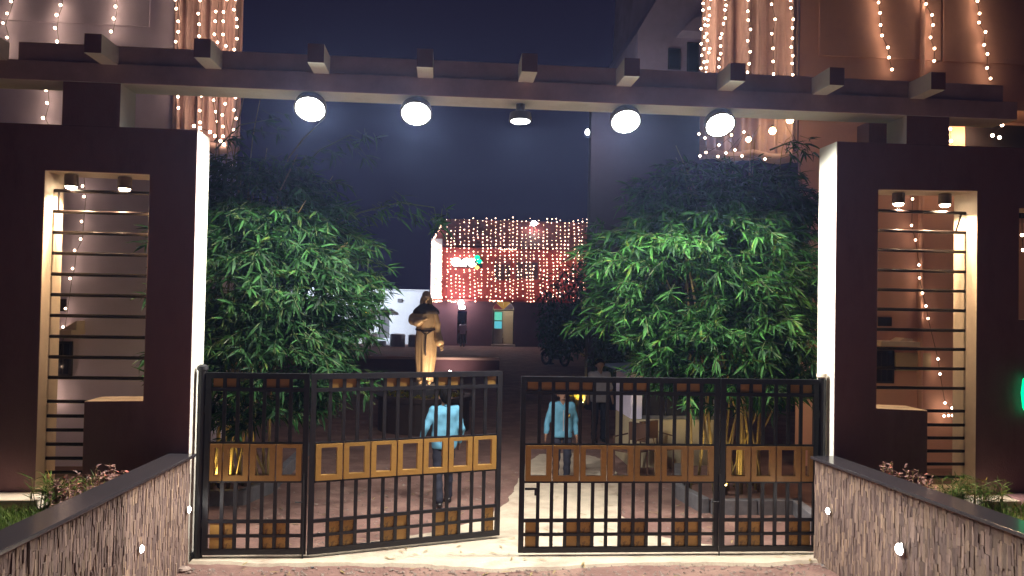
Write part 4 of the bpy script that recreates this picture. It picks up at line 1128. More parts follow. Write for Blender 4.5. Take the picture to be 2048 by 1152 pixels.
lamp('SPOT','statue_beam',(0,0,.16),165,(1,.76,.46),t,.05,140,.5,(-.30,.55,1.1))
t = thing('spot_light','small ground spotlight behind the statue lighting the low red wall','spotlight',(0.25,22.9,GZ))
MB().lathe([(.05,0),(.05,.05),(.065,.06),(.06,.14)], n=14).build('housing',m_lampbody,t); MB().lathe([(.055,.1405),(.05,.143)], n=14).build('lens',m_step,t)
lamp('SPOT','wall_beam',(0,0,.16),90,(1,.9,.8),t,.05,120,.8,(.1,1,.35))
rsd = random.Random(8); t = thing('planter_plants','yellow green bedding plants round the statue base','plants',(SX,SY,.66)); lv = MB()
for i in range(90):
    a = rsd.uniform(0,6.28); r_ = rsd.uniform(.45,.85); p = Vector((r_*math.cos(a),r_*math.sin(a),0))
    for j in range(6):
        v,f = leaf_geo(.13*rsd.uniform(.6,1.3),.05,.3,.2); R = frame_from((rsd.uniform(-1,1),rsd.uniform(-1,1),rsd.uniform(.2,1.2)),0); lv.add([R @ Vector(u)+p for u in v],f)
lv.build('leaves',m_flower,t,fix=False,kind='stuff')
# low red wall behind the statue
lw_ = thing('low_wall','low red garden wall with a pale top behind the statue','wall',(-4,24,GZ))
MB().box((-9,0,0),(6.25,.28,.50)).build('wall',m_lowred,lw_); MB().box((-9,-.06,.501),(6.25,.5,.60)).build('coping',m_bldr,lw_,bevel=.01)

# ================================================================ FAR RED BUILDING with light curtain
FY = 45.0
fb = thing('building','far red church hall hung all over with warm light strings','building',(4,FY,GZ)); o5 = Vector((4,FY,GZ))
def fbx(a,b,nm,m,**k): return shift(MB().box(a,b),o5).build(nm,m,fb,**k)
xL = -0.92; xRt = 15.0
zE = P(950,496,FY).z; zB = P(900,598,FY).z
# arched door and side door openings in the verandah wall
def arc(x0,x1,z0,z1,n=14):
    cx_ = (x0+x1)/2; r_ = (x1-x0)/2
    return [(x0,z0),(x0,z1)]+[(cx_-r_*math.cos(math.pi*i/n), z1+(r_*.95)*math.sin(math.pi*i/n)) for i in range(1,n)]+[(x1,z1),(x1,z0)]
dA = P(984,687,FY); dB = P(1029,622,FY)
arch = arc(dA.x,dB.x,.10,dB.z)
sd0, sd1 = P(914,684,FY), P(934,622,FY)
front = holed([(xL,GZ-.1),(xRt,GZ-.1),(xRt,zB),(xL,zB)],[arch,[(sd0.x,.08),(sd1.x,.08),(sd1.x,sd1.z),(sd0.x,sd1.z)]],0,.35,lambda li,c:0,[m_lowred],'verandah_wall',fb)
for v in front.data.vertices: v.co.x -= 4; v.co.z -= GZ
fbx((xL,FY-.15,zB+.002),(xRt,FY+.35,zE),'upper_wall',m_red)
fbx((xL-.1,FY-.45,zB-.12),(xRt,FY-.001,zB),'hood_slab',m_red)
fbx((xL-.05,FY-.3,zE+.002),(xRt,FY+.3,zE+.12),'eave',m_roof)
# pitched roof set back behind the eave
q = P(888,442,FY+3)
shift(MB().add([(xL,FY-.3,zE+.13),(xRt,FY-.3,zE+.13),(xRt,FY+3,q.z+.15),(q.x,FY+3,q.z+.15),(xL,FY-.3,zE-.02),(xRt,FY-.3,zE-.02),(xRt,FY+3,q.z),(q.x,FY+3,q.z)],
   [(0,1,2,3),(7,6,5,4),(0,4,5,1),(1,5,6,2),(2,6,7,3),(3,7,4,0)]),o5).build('roof',m_roof,fb)
a = P(1055,496,FY); MBx = MB()
for i,(px0,px1,py0,py1) in enumerate(((988,1022,512,562),(1030,1078,508,560))):
    a, b = P(px0,py0,FY-.15), P(px1,py1,FY-.15)
    fr = shift(MB().prism(arc(a.x,b.x,b.z,a.z-.5),FY-.22,FY-.152),o5).build('window',m_roof,fb)
    n = 3
    for k in range(n):
        x0 = a.x+.08+(b.x-a.x-.16)*k/n; shift(MB().box((x0+.03,FY-.235,b.z+.08),(x0+(b.x-a.x-.16)/n-.03,FY-.221,a.z-.55)),o5).build('pane',m_winfar,fr)
# the lit pilaster at the left corner
fbx((xL-.08,FY-.34,zB),(P(884,520,FY).x,FY-.153,P(870,478,FY).z),'corner_pilaster',m_whitefar)
# room behind the door
fbx((dA.x-.8,FY+3.2,GZ),(dB.x+.8,FY+3.4,3.2),'room_back_wall',m_room); fbx((dA.x-1.0,FY+.36,GZ),(dA.x-.8,FY+3.4,3.2),'room_side_wall',m_room)
fbx((dB.x+.8,FY+.36,GZ),(dB.x+1.0,FY+3.4,3.2),'room_side_wall',m_lowred); fbx((dA.x-1,FY+.36,3.205),(dB.x+1,FY+3.4,3.3),'room_ceiling',m_room)
fbx((dA.x-.05,FY-.5,GZ),(dB.x+.05,FY+.36,.09),'door_step',m_cream)
dm = (dA.x+dB.x)/2
fbx((dA.x+.02,FY+.10,.10),(dA.x+.08,FY+.2,dB.z),'door_frame',m_dark); fbx((dB.x-.07,FY+.10,.10),(dB.x-.01,FY+.2,dB.z),'door_frame',m_dark)
fbx((dA.x+.02,FY+.10,dB.z+.002),(dB.x-.01,FY+.2,dB.z+.07),'transom',m_dark)
cxa = dm; ra = (dB.x-dA.x)/2-.06
for k,m in enumerate((m_redpane,m_amber,m_amber,m_bldg)):
    t0, t1 = math.pi-math.pi*k/4-.03, math.pi-math.pi*(k+1)/4+.03
    poly = [(cxa,dB.z+.09)]+[(cxa+ra*math.cos(t0+(t1-t0)*i/5), dB.z+.09+ra*.9*math.sin(t0+(t1-t0)*i/5)) for i in range(6)]
    shift(MB().prism(poly,FY+.13,FY+.16),o5).build('fanlight_pane',m,fb)
a,b = P(987,626,FY+3),P(1005,641,FY+3); a2 = P(1005,655,FY+3)
# coloured door leaf standing in the left half of the opening
x0,x1 = dA.x+.09, dA.x+.09+(dB.x-dA.x)*.42
lf = fbx((x0,FY+.22,.10),(x1,FY+.26,dB.z-.02),'door_leaf',m_room)
zc1 = P(990,642,FY).z; zc2 = P(990,657,FY).z
shift(MB().box((x0+.06,FY+.205,zc1+.05),(x1-.06,FY+.219,dB.z-.09)),o5).build('pane',m_mint,lf)
shift(MB().box((x0+.06,FY+.205,zc2),(x1-.06,FY+.219,zc1-.02)),o5).build('pane',m_cyan,lf)
t = thing('ceiling_lamp','lit lamp on the ceiling inside the arched doorway','ceiling lamp',(dm+.3,FY+1.6,3.18))
MB().lathe([(.14,0),(.15,-.05),(.08,-.1)], n=14).build('shade',m_lampfar,t); lamp('POINT','room_light',(0,0,-.25),45,(1,.88,.65),t,.1)
q = P(922,605,FY-.5)
t = thing('bulkhead_lamp','bright white lamp over the side door of the far hall','wall lamp',(q.x,FY-.6,q.z))
MB().tube([(0,.58,-.02),(0,.0,-.02)],.02,6).build('arm',m_lampbody,t); MB().lathe([(.05,-.2),(.17,-.1),(.19,0),(.13,.12),(.03,.16)], n=16).build('globe',m_lampfar,t,smooth=True)
lamp('POINT','bulkhead_light',(0,-.3,0),110,(.85,.85,1),t,.2)
a,b = P(918,612,FY-.3),P(930,618,FY-.3); t = thing('lit_plate','small lit white plate under the lamp over the side door','sign',((a.x+b.x)/2,FY-.2,b.z)); MB().box((-.2,0,0),(.2,.04,.2)).build('panel',m_signw,t); MB().box((-.22,.041,-.02),(.22,.06,.22)).build('backing',m_dark,t)
q = P(1066,450,FY+2); t = thing('roof_lamp','bright lamp on the roof ridge of the far hall','roof lamp',(q.x,FY+1.5,q.z-.2)); MB().tube([(0,0,-.5),(0,0,.1)],.03,6).build('pole',m_lampbody,t); MB().lathe([(.05,.1),(.2,.18),(.22,.3),(.1,.42)], n=12).build('globe',m_lampfar,t)
# glowing sign: a row of rounded letter blobs, unreadable in glare, with a green and an amber emblem
a,b = P(906,516,FY-.3),P(966,536,FY-.3)
t = thing('neon_sign','glowing white sign with green emblem on the red facade','sign',(a.x,FY-.36,b.z)); W_ = b.x-a.x; H_ = a.z-b.z
def torus_arc(cx_,cz_,r_,t0,t1,th=.075,n=10): return [(cx_+r_*math.cos(t0+(t1-t0)*i/n),0,cz_+r_*math.sin(t0+(t1-t0)*i/n)) for i in range(n+1)]
for k,(cx_,cz_,t0,t1) in enumerate(((.2,.35,.6,6.0),(.56,.38,2.2,7.2),(.92,.34,-.5,4.6),(1.26,.34,.6,6.1))):
    MB().tube(torus_arc(cx_,cz_,.17,t0,t1),.135,8).build('letter',m_signw,t,smooth=True)
MB().box((-.02,.10,.02),(W_*.98,.16,H_*.95)).build('backing',m_dark,t)
for cx_,cz_ in ((W_*.80,H_*1.12),(W_*.87,H_*.70)): MB().lathe([(.02,-.15),(.14,-.1),(.19,0),(.14,.1),(.02,.15)],(cx_,-.05,cz_),14).build('green_bulb',m_signg,t,smooth=True)
MB().lathe([(.02,-.12),(.12,-.08),(.15,0),(.12,.08),(.02,.12)],(W_*.80,-.05,.02),14).build('amber_bulb',m_signy,t,smooth=True)
# curtain of strings: roof slope then facade
rs = random.Random(77)
def far_string(label, pts, step, r=.05, keep=.86, step0=None):
    o0 = Vector(pts[0]); t = thing('string_light',label,'string light',tuple(o0),0,'warm light strings covering the far red hall')
    mbw = MB().tube([Vector(p)-o0 for p in pts],.012,4,cap=False); mbw.build('wire',m_wire,t)
    mbb = MB(); acc = 0.0; keep = keep*rs.uniform(.88,1.0)
    for i in range(len(pts)-1):
        a, b = Vector(pts[i]), Vector(pts[i+1]); L = (b-a).length; s = -acc; st_ = step0 if (step0 and i == 0) else step
        while s < L:
            if s >= 0 and rs.random() < keep:
                p = a.lerp(b,s/L)-o0+Vector((rs.uniform(-.03,.03),0,rs.uniform(-.04,.04))); rr = r*rs.choice((.55,.8,.95,1,1.05,1.2))
                mbb.add([p+Vector(v)*rr for v in ((1,0,0),(-1,0,0),(0,1,0),(0,-1,0),(0,0,1),(0,0,-1))],[(0,2,4),(2,1,4),(1,3,4),(3,0,4),(2,0,5),(1,2,5),(3,1,5),(0,3,5)])
            s += st_
        acc = max(0, L-(s-st_)) if not step0 else 0
    mbb.build('bulb_row',m_glowfar,t,fix=False,smooth=True,kind='stuff')
k = 0; px = 893.0
while px < 1212:
    top = P(px,441+random.Random(int(px)).uniform(-2,6),FY+2.9)+Vector((0,0,.12)); mid = P(px+rs.uniform(-2,2),497,FY-.42)+Vector((0,0,.25)); bot = P(px+rs.uniform(-3,3),600+rs.uniform(-6,4),FY-.5)
    mid2 = mid.lerp(bot,.5)+Vector((rs.uniform(-.1,.1),0,0))
    far_string('warm light string on the far red hall, %s from its left corner' % ordinal(k),[top,mid,mid2,bot],.235,.044,.95,.56)
    px += rs.uniform(7.6,9.6); k += 1
far_string('light string running up the left roof edge of the far hall',[P(866,482,FY-.4),P(876,462,FY+1),P(889,442,FY+3)],.13,.055,.95)
far_string('light string along the front eave of the far hall, right of the sign',[P(998,498,FY-.48),P(1032,499,FY-.48)],.11,.04,.95)
for k2,(u0,u1) in enumerate(((862,884),(897,912),(980,1010))):
    far_string('light string along the hood slab of the far hall, %s from the left' % ordinal(k2),[P(u0,602,FY-.6),P(u1,603,FY-.6)],.12,.05,.95)
for k2 in range(9):
    u = 865+k2*2.2; far_string('dense light string on the white corner pilaster of the far hall, %s from the left' % ordinal(k2),[P(u,481+k2*1.7,FY-.42),P(u,603,FY-.42)],.115,.05,.97)

# ================================================================ white building far left, with clutter
wb = thing('building','single storey whitewashed building left of the far red hall','building',(-5,46,GZ)); o6 = Vector((-5,46,GZ))
a = P(860,582,46)
holed_o = holed([(-14,GZ-.1),(a.x-.05,GZ-.1),(a.x-.05,a.z),(-14,a.z)],[[(P(757,664,46).x,.3),(P(779,664,46).x,.3),(P(779,618,46).x,P(779,618,46).z),(P(757,618,46).x,P(779,618,46).z)],[(P(715,664,46).x,.9),(P(743,664,46).x,.9),(P(743,620,46).x,P(743,620,46).z),(P(715,620,46).x,P(743,620,46).z)]],0,.3,lambda li,c:0,[m_whitefar],'wall',wb)
for v in holed_o.data.vertices: v.co.x += 5; v.co.z -= GZ
def wbx(a,b,nm,m,parent=wb): return shift(MB().box(a,b),o6).build(nm,m,parent)
d0,d1 = P(757,664,46),P(779,618,46)
wbx((d0.x,46.15,.3),(d1.x,46.2,d1.z),'door',m_kerb); w0,w1 = P(715,664,46),P(743,620,46)
fr = wbx((w0.x,46.2,.9),(w1.x,46.25,w1.z),'window',m_kerb)
for i in range(3): wbx((w0.x+.05+(w1.x-w0.x-.1)*i/3+.02,46.185,.95),(w0.x+.05+(w1.x-w0.x-.1)*(i+1)/3-.02,46.199,w1.z-.06),'pane',m_glass,fr)
wbx((P(700,617,46).x,45.4,w1.z+.03),(d1.x+.15,45.999,w1.z+.13),'sunshade',m_kerb)
wbx((-14,45.9,a.z+.002),(a.x-.05,46.3,a.z+.08),'parapet_coping',m_whitefar)
q = P(800,601,46); t = thing('wall_box','small dark box high on the white wall','box',(q.x,45.9,q.z)); MB().box((-.16,0,-.12),(.16,.098,.12)).build('case',m_kerb,t,bevel=.02); MB().tube([(.16,.06,0),(.3,.09,-.02)],.015,5).build('cable',m_wire,t)
q = P(736,624,45.3); t = thing('wall_lamp','small amber lamp beside the window of the white building','wall lamp',tuple(q)); MB().lathe([(.03,-.2),(.13,-.1),(.15,0),(.1,.12)], n=12).build('globe',m_signy,t,smooth=True); MB().tube([(0,0,.1),(0,.6,.12)],.02,5).build('arm',m_lampbody,t)
def drum(px,lb,h=.62,r=.34):
    q = G(px,694); t = thing('drum',lb,'drum',(P(px,690,43).x,43,GZ),0,'pale drums in front of the white building')
    MB().lathe([(r,0),(r,h*.3),(r*1.04,h*.33),(r,h*.36),(r,h*.66),(r*1.04,h*.69),(r,h*.72),(r,h),(r*.9,h+.02)], n=18).build('body',m_drum,t); MB().lathe([(r*.86,h+.021),(r*.86,h+.05)], n=18).build('lid',m_whitefar,t)
drum(795,'left pale blue drum in front of the white building',.75,.48); drum(832,'right pale blue drum in front of the white building, beside the statue',.72,.5)
t = thing('stone_steps','pale steps below the door of the white building','steps',(P(768,680,44.6).x,44.6,GZ))
for i in range(4): MB().box((-.75,-.3+i*.3,.0+.1*i),(.75,0+i*.3,.1+.1*i)).build('step',m_whitefar,t)
rsd = random.Random(9)
for k,(px,py,s,lb) in enumerate(((720,672,.35,'leftmost pale rubble block before the white building'),(731,668,.3,'upper pale rubble block before the white building'),(742,676,.4,'large pale rubble block before the white building'),(735,684,.32,'lower pale rubble block before the white building'),(756,690,.38,'rightmost pale rubble block before the white building'))):
    q = P(px,py,42); mbx = MB().box((-s,-s*.7,-s*.5),(s,s*.7,s*.55)); mbx.v = [(x*rsd.uniform(.7,1.1),y*rsd.uniform(.7,1.1),z*rsd.uniform(.7,1.1)) for x,y,z in mbx.v]
    o = mbx.build('rubble_block',m_bldr if k%2 else m_whitefar,bevel=.03); o.location = (q.x,42+k*.3,max(q.z,GZ+s*.4)); o.rotation_euler = (0,rsd.uniform(-.2,.2),rsd.uniform(0,3)); tag(o,lb,'rubble','pale rubble before the white building')
q = P(640,640,38); t = thing('added_lamp_post','unseen tall lamp post added behind the left bamboo to light the white building','lamp post',(-9.6,38.5,GZ))  # unseen post and lamp, added to account for the light on the white wall
MB().tube([(0,0,0),(0,0,6)],[.08,.05],10).build('pole',m_lampbody,t); MB().tube([(0,0,5.9),(.9,.5,6.1)],.035,8).build('arm',m_lampbody,t); MB().box((.75,.35,6.0),(1.15,.65,6.08)).build('head',m_lampbody,t); MB().box((.8,.4,5.985),(1.1,.6,5.998)).build('lens',m_lampfar,t)
lamp('SPOT','added_lamp_beam',(.95,.5,5.9),9000,(.80,.88,1.0),t,.15,80,.5,(.42,1,-.16))

# ================================================================ PEOPLE
def person(label, loc, rz, H=1.62, pose='stand', shirt=None, trou=None, res=.013, lean=0.0, arms=None, detail=True, phase=0.0):
    """local frame: faces -y. H standing height."""
    t = thing('person', label, 'person', loc, rz, None)
    s = H/1.70
    V3 = lambda x,y,z: (x*s,y*s,z*s)
    hip, sh, neck = .92, 1.40, 1.47
    sway = lean
    Lsh, Rsh = V3(-.175,sway,sh), V3(.175,sway,sh)
    A = arms or {'L': ((-.25,.02,1.13),(-.27,-.06,.88)), 'R': ((.25,.02,1.13),(.27,-.06,.88))}
    el = {k: V3(*A[k][0]) for k in A}; wr_ = {k: V3(*A[k][1]) for k in A}
    stride = .10 if pose == 'walk' else 0.0
    legs = {'L': (V3(-.09,0,hip),V3(-.10,-.03-stride*.6,.50),V3(-.105,.02-stride*1.3,.09)), 'R': (V3(.09,0,hip),V3(.10,-.03+stride*.5,.50),V3(.105,.03+stride*1.6,.09))}
    if pose == 'sit':
        legs = {'L': (V3(-.09,0,.50),V3(-.11,-.42,.52),V3(-.11,-.40,.09)), 'R': (V3(.09,0,.50),V3(.11,-.42,.52),V3(.11,-.40,.09))}
        dz = .42
    else: dz = 0.0
    def up_(p): return (p[0],p[1],p[2]-dz*s)
    Lsh, Rsh = up_(Lsh), up_(Rsh); el = {k: up_(v) for k,v in el.items()}; wr_ = {k: up_(v) for k,v in wr_.items()}
    hd = lambda x,y,z: (x*s,(y+sway)*s,(z-dz)*s)
    hands = []
    for k,sg in (('L',-1),('R',1)):
        e, w0 = Vector(el[k]), Vector(wr_[k]); d = (w0-e).normalized(); side = Vector((0,1,0)); side = (side-d*side.dot(d)).normalized(); nrm_ = d.cross(side)
        hands += [(tuple(w0),tuple(w0+d*.03*s),.027*s,.026*s)]
        for j in range(3): hands.append((tuple(w0+d*.02*s+side*(j-1)*.018*s),tuple(w0+d*.085*s+side*(j-1)*.020*s),.016*s,.0145*s))
        if detail:
            for j,(Lf) in enumerate((.066,.076,.072,.055)):
                b_ = w0+d*.085*s+side*(j-1.5)*.0195*s*-1; c_ = b_+d*Lf*.55*s; f_ = c_+(d*.8+nrm_*(-.35*sg))*Lf*.5*s
                hands += [(tuple(b_),tuple(c_),.0095*s,.0088*s),(tuple(c_),tuple(f_),.0088*s,.0075*s)]
            tb = w0+d*.03*s-side*.024*s; tm = tb+(d*.6-side*.55)*.05*s; hands += [(tuple(tb),tuple(tm),.0115*s,.0105*s),(tuple(tm),tuple(tm+d*.03*s),.0105*s,.009*s)]
    body = [(hd(0,.0,1.42),hd(0,-.012,1.53),.055*s,.05*s),(hd(0,.0,1.615),hd(0,.005,1.625),.087*s,.087*s),(hd(0,-.035,1.545),hd(0,-.03,1.585),.052*s,.062*s),
            (hd(0,-.088,1.60),hd(0,-.105,1.575),.012*s,.017*s),(hd(-.026,-.094,1.535),hd(.026,-.094,1.535),.009*s,.009*s),
            (hd(-.088,.01,1.60),hd(-.09,.015,1.58),.018*s,.015*s),(hd(.088,.01,1.60),hd(.09,.015,1.58),.018*s,.015*s),
            (hd(-.034,-.078,1.617),hd(-.03,-.078,1.617),.015*s,.015*s),(hd(.034,-.078,1.617),hd(.03,-.078,1.617),.015*s,.015*s),
            (hd(0,0,1.0),hd(0,0,1.36),.075*s,.08*s),(Lsh,Rsh,.045*s,.045*s)]
    for k in ('L','R'):
        S = Lsh if k == 'L' else Rsh
        body += [(S,el[k],.045*s,.038*s),(el[k],wr_[k],.037*s,.026*s)]
        a,b,c = legs[k]; a = (a[0],a[1],a[2]); body += [(a,b,.07*s,.05*s),(b,c,.048*s,.034*s)]
    pel = .50 if pose == 'sit' else hip
    body += [((-.06*s,0,pel*s),(.06*s,0,pel*s),.09*s,.09*s),((0,0,pel*s),hd(0,0,1.05),.085*s,.075*s)]
    blob('body', body+hands, m_skin, t, .012*s, min(res,.0095) if detail else res)
    # hair
    def cut(D,X,Y,Z):
        zc = (1.60-dz)*s; return np.maximum(D, -( (Y-sway*s)*.9 + (Z-zc)*.85 + .012*s ))
    blob('hair', [(hd(0,.012,1.632),hd(0,.012,1.645),.097*s,.092*s),(hd(0,.05,1.56),hd(0,.03,1.62),.06*s,.075*s)], m_hair, t, .03, .010, cut)
    # shirt with sleeves and hem
    fold = lambda D,X,Y,Z: D + .0065*np.sin(Z*22+X*17+phase)*np.sin(X*13+Y*9+Z*5) + .003*np.sin(Z*43-X*37+2)*np.sin(X*19+Z*11)
    hz = pel-.06 if pose != 'sit' else .50
    sh_caps = [((0,0,(hz+.02)*s),hd(0,0,1.34),.112*s,.108*s),((-.075*s,0,(hz+.02)*s),hd(-.095,0,1.33),.118*s,.108*s),((.075*s,0,(hz+.02)*s),hd(.095,0,1.33),.118*s,.108*s),(Lsh,Rsh,.064*s,.064*s),(hd(-.06,0,1.41),hd(.06,0,1.41),.062*s,.062*s)]
    for k in ('L','R'):
        S = Lsh if k == 'L' else Rsh; E = Vector(el[k]); W = Vector(wr_[k]); stop = E.lerp(W,.92) if detail else E.lerp(W,.1)
        sh_caps += [(S,tuple(E),.064*s,.053*s),(tuple(E),tuple(stop),.052*s,.043*s)]
    def shf(D,X,Y,Z):
        D = fold(D,X,Y,Z); D = np.maximum(D, (hz-.03)*s-Z)
        return np.maximum(D, -(np.sqrt((X/1.0)**2+((Y+.055*s-sway*s)/1.0)**2+((Z-(1.475-dz)*s)/1.2)**2)-.062*s))
    so = blob('shirt', sh_caps, shirt, t, .035*s, res, shf)
    blob('collar', [(hd(-.055,-.045,1.455),hd(-.012,-.085,1.405),.016*s,.013*s),(hd(.055,-.045,1.455),hd(.012,-.085,1.405),.016*s,.013*s),(hd(-.058,-.03,1.462),hd(0,.052,1.475),.017*s,.019*s),(hd(.058,-.03,1.462),hd(0,.052,1.475),.017*s,.019*s)], shirt, t, .008, .009)
    tr = [((-.055*s,0,(pel+.02)*s),(.055*s,0,(pel+.02)*s),.115*s,.115*s)]
    for k in ('L','R'):
        a,b,c = legs[k]; tr += [(a,b,.092*s,.070*s),(b,c,.070*s,.060*s)]
    blob('trousers', tr, trou, t, .03*s, res, lambda D,X,Y,Z: D + .005*np.sin(Z*46+X*20)*np.sin(Y*18+Z*7))
    for k in ('L','R'):
        c = Vector(legs[k][2]); z0 = c.z-.055*s
        blob('shoe', [((c.x,c.y+.03*s,z0),(c.x,c.y-.06*s,z0-.004),.045*s,.042*s),((c.x,c.y-.06*s,z0-.004),(c.x*1.05,c.y-.16*s,z0-.01),.042*s,.033*s)], m_shoe, t, .015, .009 if detail else .014, lambda D,X,Y,Z: np.maximum(D,(z0-.034*s)-Z))
    return t, s
p1 = G(886,1008)
person('person in light blue shirt and navy trousers walking away behind the ajar gate leaf', (p1.x,p1.y,GZ+.003), math.radians(180+14), 1.56, 'walk', m_shirt, m_trou, phase=1.0, arms={'L': ((-.25,.04,1.13),(-.26,-.10,.90)), 'R': ((.30,.04,1.15),(.36,-.02,.92))})
p2 = G(1122,966)
t2, s2 = person('person in light blue jacket with dark chest patch standing behind the wide right gate leaf', (p2.x,p2.y,GZ+.003), math.radians(4), 1.46, 'stand', m_jacket, m_trou, phase=3.0, arms={'L': ((-.26,.03,1.14),(-.30,-.03,.90)), 'R': ((.25,.03,1.13),(.26,-.04,.88))})
MB().box((.055*s2,-.128*s2,1.19*s2),(.125*s2,-.10*s2,1.27*s2)).build('chest_patch', m_badge, t2, bevel=.004)
MB().prism([(.07*s2,1.215*s2),(.088*s2,1.20*s2),(.112*s2,1.245*s2),(.104*s2,1.255*s2)],-.131*s2,-.1285*s2).build('patch_emblem', m_yellow, t2)
MB().box((-.006,-.121*s2,.95*s2),(.006,-.10*s2,1.33*s2)).build('zip', m_pale, t2)
p3 = G(1197,884)
person('person in pale shirt and dark trousers standing further back in the drive', (p3.x,p3.y,GZ+.003), math.radians(10), 1.66, 'stand', m_pale, m_trou, .017, detail=False)
q = P(992,672,FY+.6)
person('person in cream shirt sitting just inside the arched doorway', (dA.x+.62,FY+1.1,GZ+.12), math.radians(-60), 1.7, 'sit', m_room, m_trou, .022, detail=False)
MB_c = thing('stool','low stool under the person in the arched doorway','stool',(dA.x+.62,FY+1.1,GZ+.12)); MB().box((-.2,-.2,.36),(.2,.2,.40)).build('seat',m_chair,MB_c)
for sx in (-1,1):
    for sy in (-1,1): MB().box((sx*.17-.02,sy*.17-.02,.03),(sx*.17+.02,sy*.17+.02,.36)).build('leg',m_chair,MB_c)
q = P(925,680,FY-1.2)
person('person in grey clothes standing at the side door of the far hall', (q.x,FY-1.2,GZ), math.radians(170), 1.68, 'stand', m_bldg, m_kerb, .022, detail=False)

# motorcycle with a person beside it, right of the drive
bq = G(1110,731); bx_, by_ = bq.x, bq.y
mt = thing('motorcycle','black motorcycle parked facing the gate under the dark trees','motorcycle',(bx_,by_,GZ),math.radians(35))
for y in (-.64,.64):
    whl = MB(); whl.tube([(0,y+.27*math.cos(a),.31+.27*math.sin(a)) for a in np.linspace(0,2*math.pi,25)],.055,8,cap=False)
    wo = whl.build('wheel',m_tyre,mt,smooth=True)
    rm = MB(); rm.tube([(0,y+.20*math.cos(a),.31+.20*math.sin(a)) for a in np.linspace(0,2*math.pi,25)],.018,6,cap=False)
    for a in np.linspace(0,2*math.pi,8)[:-1]: rm.tube([(0,y,.31),(0,y+.2*math.cos(a),.31+.2*math.sin(a))],.009,5)
    rm.build('rim',m_chrome,wo)
    MB().tube([(0,y+.36*math.cos(a),.31+.36*math.sin(a)) for a in np.linspace(.4,2.7,9)],.05,6).build('fender',m_bike,mt,smooth=True)
blob('fuel_tank',[((0,-.22,.86),(0,.12,.84),.15,.11)],m_bike,mt,.03,.02)
blob('seat',[((0,.12,.80),(0,.62,.84),.10,.09)],m_tyre,mt,.03,.02)
blob('engine',[((0,-.15,.45),(0,.15,.42),.17,.15),((0,-.2,.6),(0,-.05,.55),.10,.1)],m_bike,mt,.03,.022)
MB().tube([(.14,.1,.35),(.17,.5,.36),(.18,.95,.42)],[.04,.05,.05],8).build('exhaust',m_chrome,mt)
MB().tube([(-.07,-.64,.31),(-.07,-.40,.95)],.025,8).build('fork_tube',m_chrome,mt); MB().tube([(.07,-.64,.31),(.07,-.40,.95)],.025,8).build('fork_tube',m_chrome,mt)
MB().tube([(-.36,-.22,1.04),(-.18,-.36,1.02),(.18,-.36,1.02),(.36,-.22,1.04)],.018,8).build('handlebar',m_bike,mt)
hl = MB().lathe([(.05,.08),(.10,.02),(.11,-.05),(.09,-.06)],n=16); R = Matrix.Rotation(math.radians(-90),4,'X'); hl.v = [tuple(R @ Vector(v)+Vector((0,-.50,.90))) for v in hl.v]; hl.build('headlight',m_chrome,mt)
for sx in (-1,1):
    mm = MB().tube([(sx*.24,-.3,1.04),(sx*.30,-.34,1.22)],.008,5).lathe([(.02,-.012),(.055,-.006),(.055,.006),(.02,.012)],(sx*.31,-.35,1.25),12); mm.build('mirror',m_bike,mt)
person('person in pale shirt standing beside the motorcycle under the dark trees', (bx_-.12,by_+.75,GZ), math.radians(60), 1.7, 'stand', m_pale, m_trou, .022, detail=False)

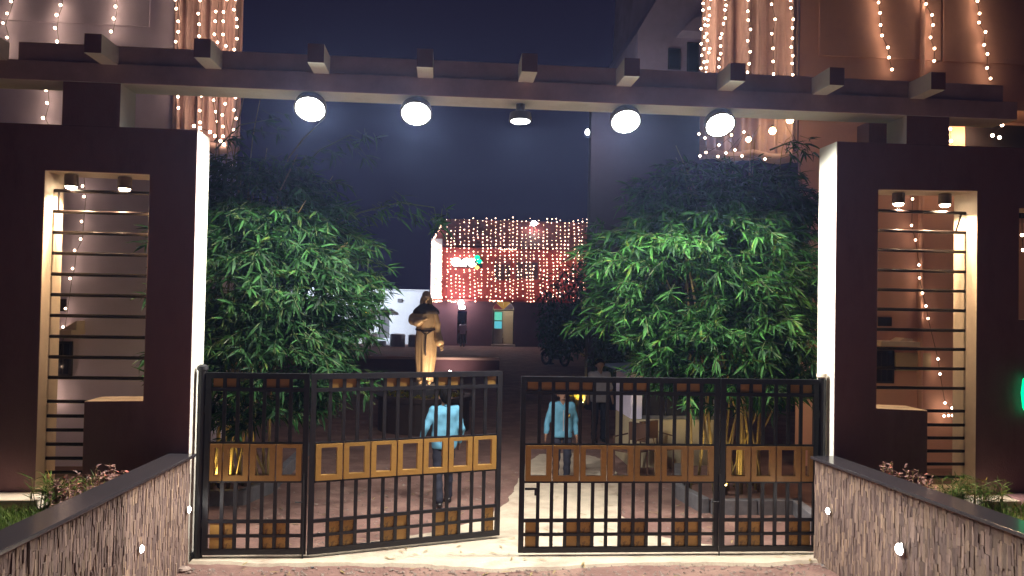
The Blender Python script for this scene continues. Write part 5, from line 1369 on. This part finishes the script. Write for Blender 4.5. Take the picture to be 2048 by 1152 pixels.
# fallen bamboo leaves
rsf = random.Random(19); mbl = MB()
for i in range(260):
    x, y = (rsf.uniform(-2.5,4.2), rsf.uniform(-.9,1.2)) if rsf.random() < .4 else (rsf.uniform(-2.6,4.6), rsf.uniform(.6,6))
    L = rsf.uniform(.06,.15); v, f = leaf_geo(L, L*.16, rsf.uniform(-.1,.1), .12); R = Matrix.Rotation(rsf.uniform(0,6.28),3,'Z')
    mbl.add([R @ Vector(a)+Vector((x,y,-.008 if (-.1<y<1 or .9<x<2.6) else GZ+.012)) for a in v], f)
o = mbl.build('leaf_litter', m_culm, fix=False, kind='stuff'); tag(o,'dry fallen bamboo leaves scattered on the drive','leaf litter',kind='stuff')
# stones lying by the jambs
rsd = random.Random(12)
for k,(px,py,s,lb) in enumerate(((386,1117,.075,'flat dark stone at the foot of the left gate post'),(368,1128,.035,'small pale stone in front of the left jamb'),(366,1143,.06,'pale stone at the lower left beside the planter wall'),(1634,1119,.03,'small pale stone at the foot of the round gate post'),(1655,1124,.045,'pale stone at the foot of the right jamb'),(1668,1130,.03,'small stone between the right jamb and the planter wall'),(1648,1133,.025,'tiny dark stone just in front of the right jamb'),(625,1136,.018,'small dark stone lying on the front soil'))):
    q = G(px,py,GZ); mbx = MB().lathe([(.3,-.45),(.85,-.3),(1,0),(.8,.35),(.3,.5)], n=9)
    mbx.v = [(x*s*rsd.uniform(.8,1.2)*1.2,y*s*rsd.uniform(.8,1.2),z*s*rsd.uniform(.8,1.2)) for x,y,z in mbx.v]
    o = mbx.build('stone',m_kerb if 'dark' in lb else m_pebble,smooth=False); o.location = (q.x,q.y,GZ+s*.35); tag(o,lb,'stone','loose stones by the gate')

# ================================================================ night haze
hz_ = MB().box((-45,-16,GZ-1.1),(45,62,14.2)).build('haze', [], None)
hm = bpy.data.materials.new('haze'); hm.use_nodes = True; t_ = hm.node_tree; t_.nodes.clear()
oo = t_.nodes.new('ShaderNodeOutputMaterial'); pv = t_.nodes.new('ShaderNodeVolumePrincipled')
pv.inputs['Color'].default_value = (.36,.50,1.0,1); pv.inputs['Density'].default_value = .0011; pv.inputs['Anisotropy'].default_value = .72
t_.links.new(pv.outputs[0], oo.inputs['Volume']); hz_.data.materials.append(hm)
tag(hz_, 'thin night haze glowing round the floodlights', 'haze', kind='stuff')
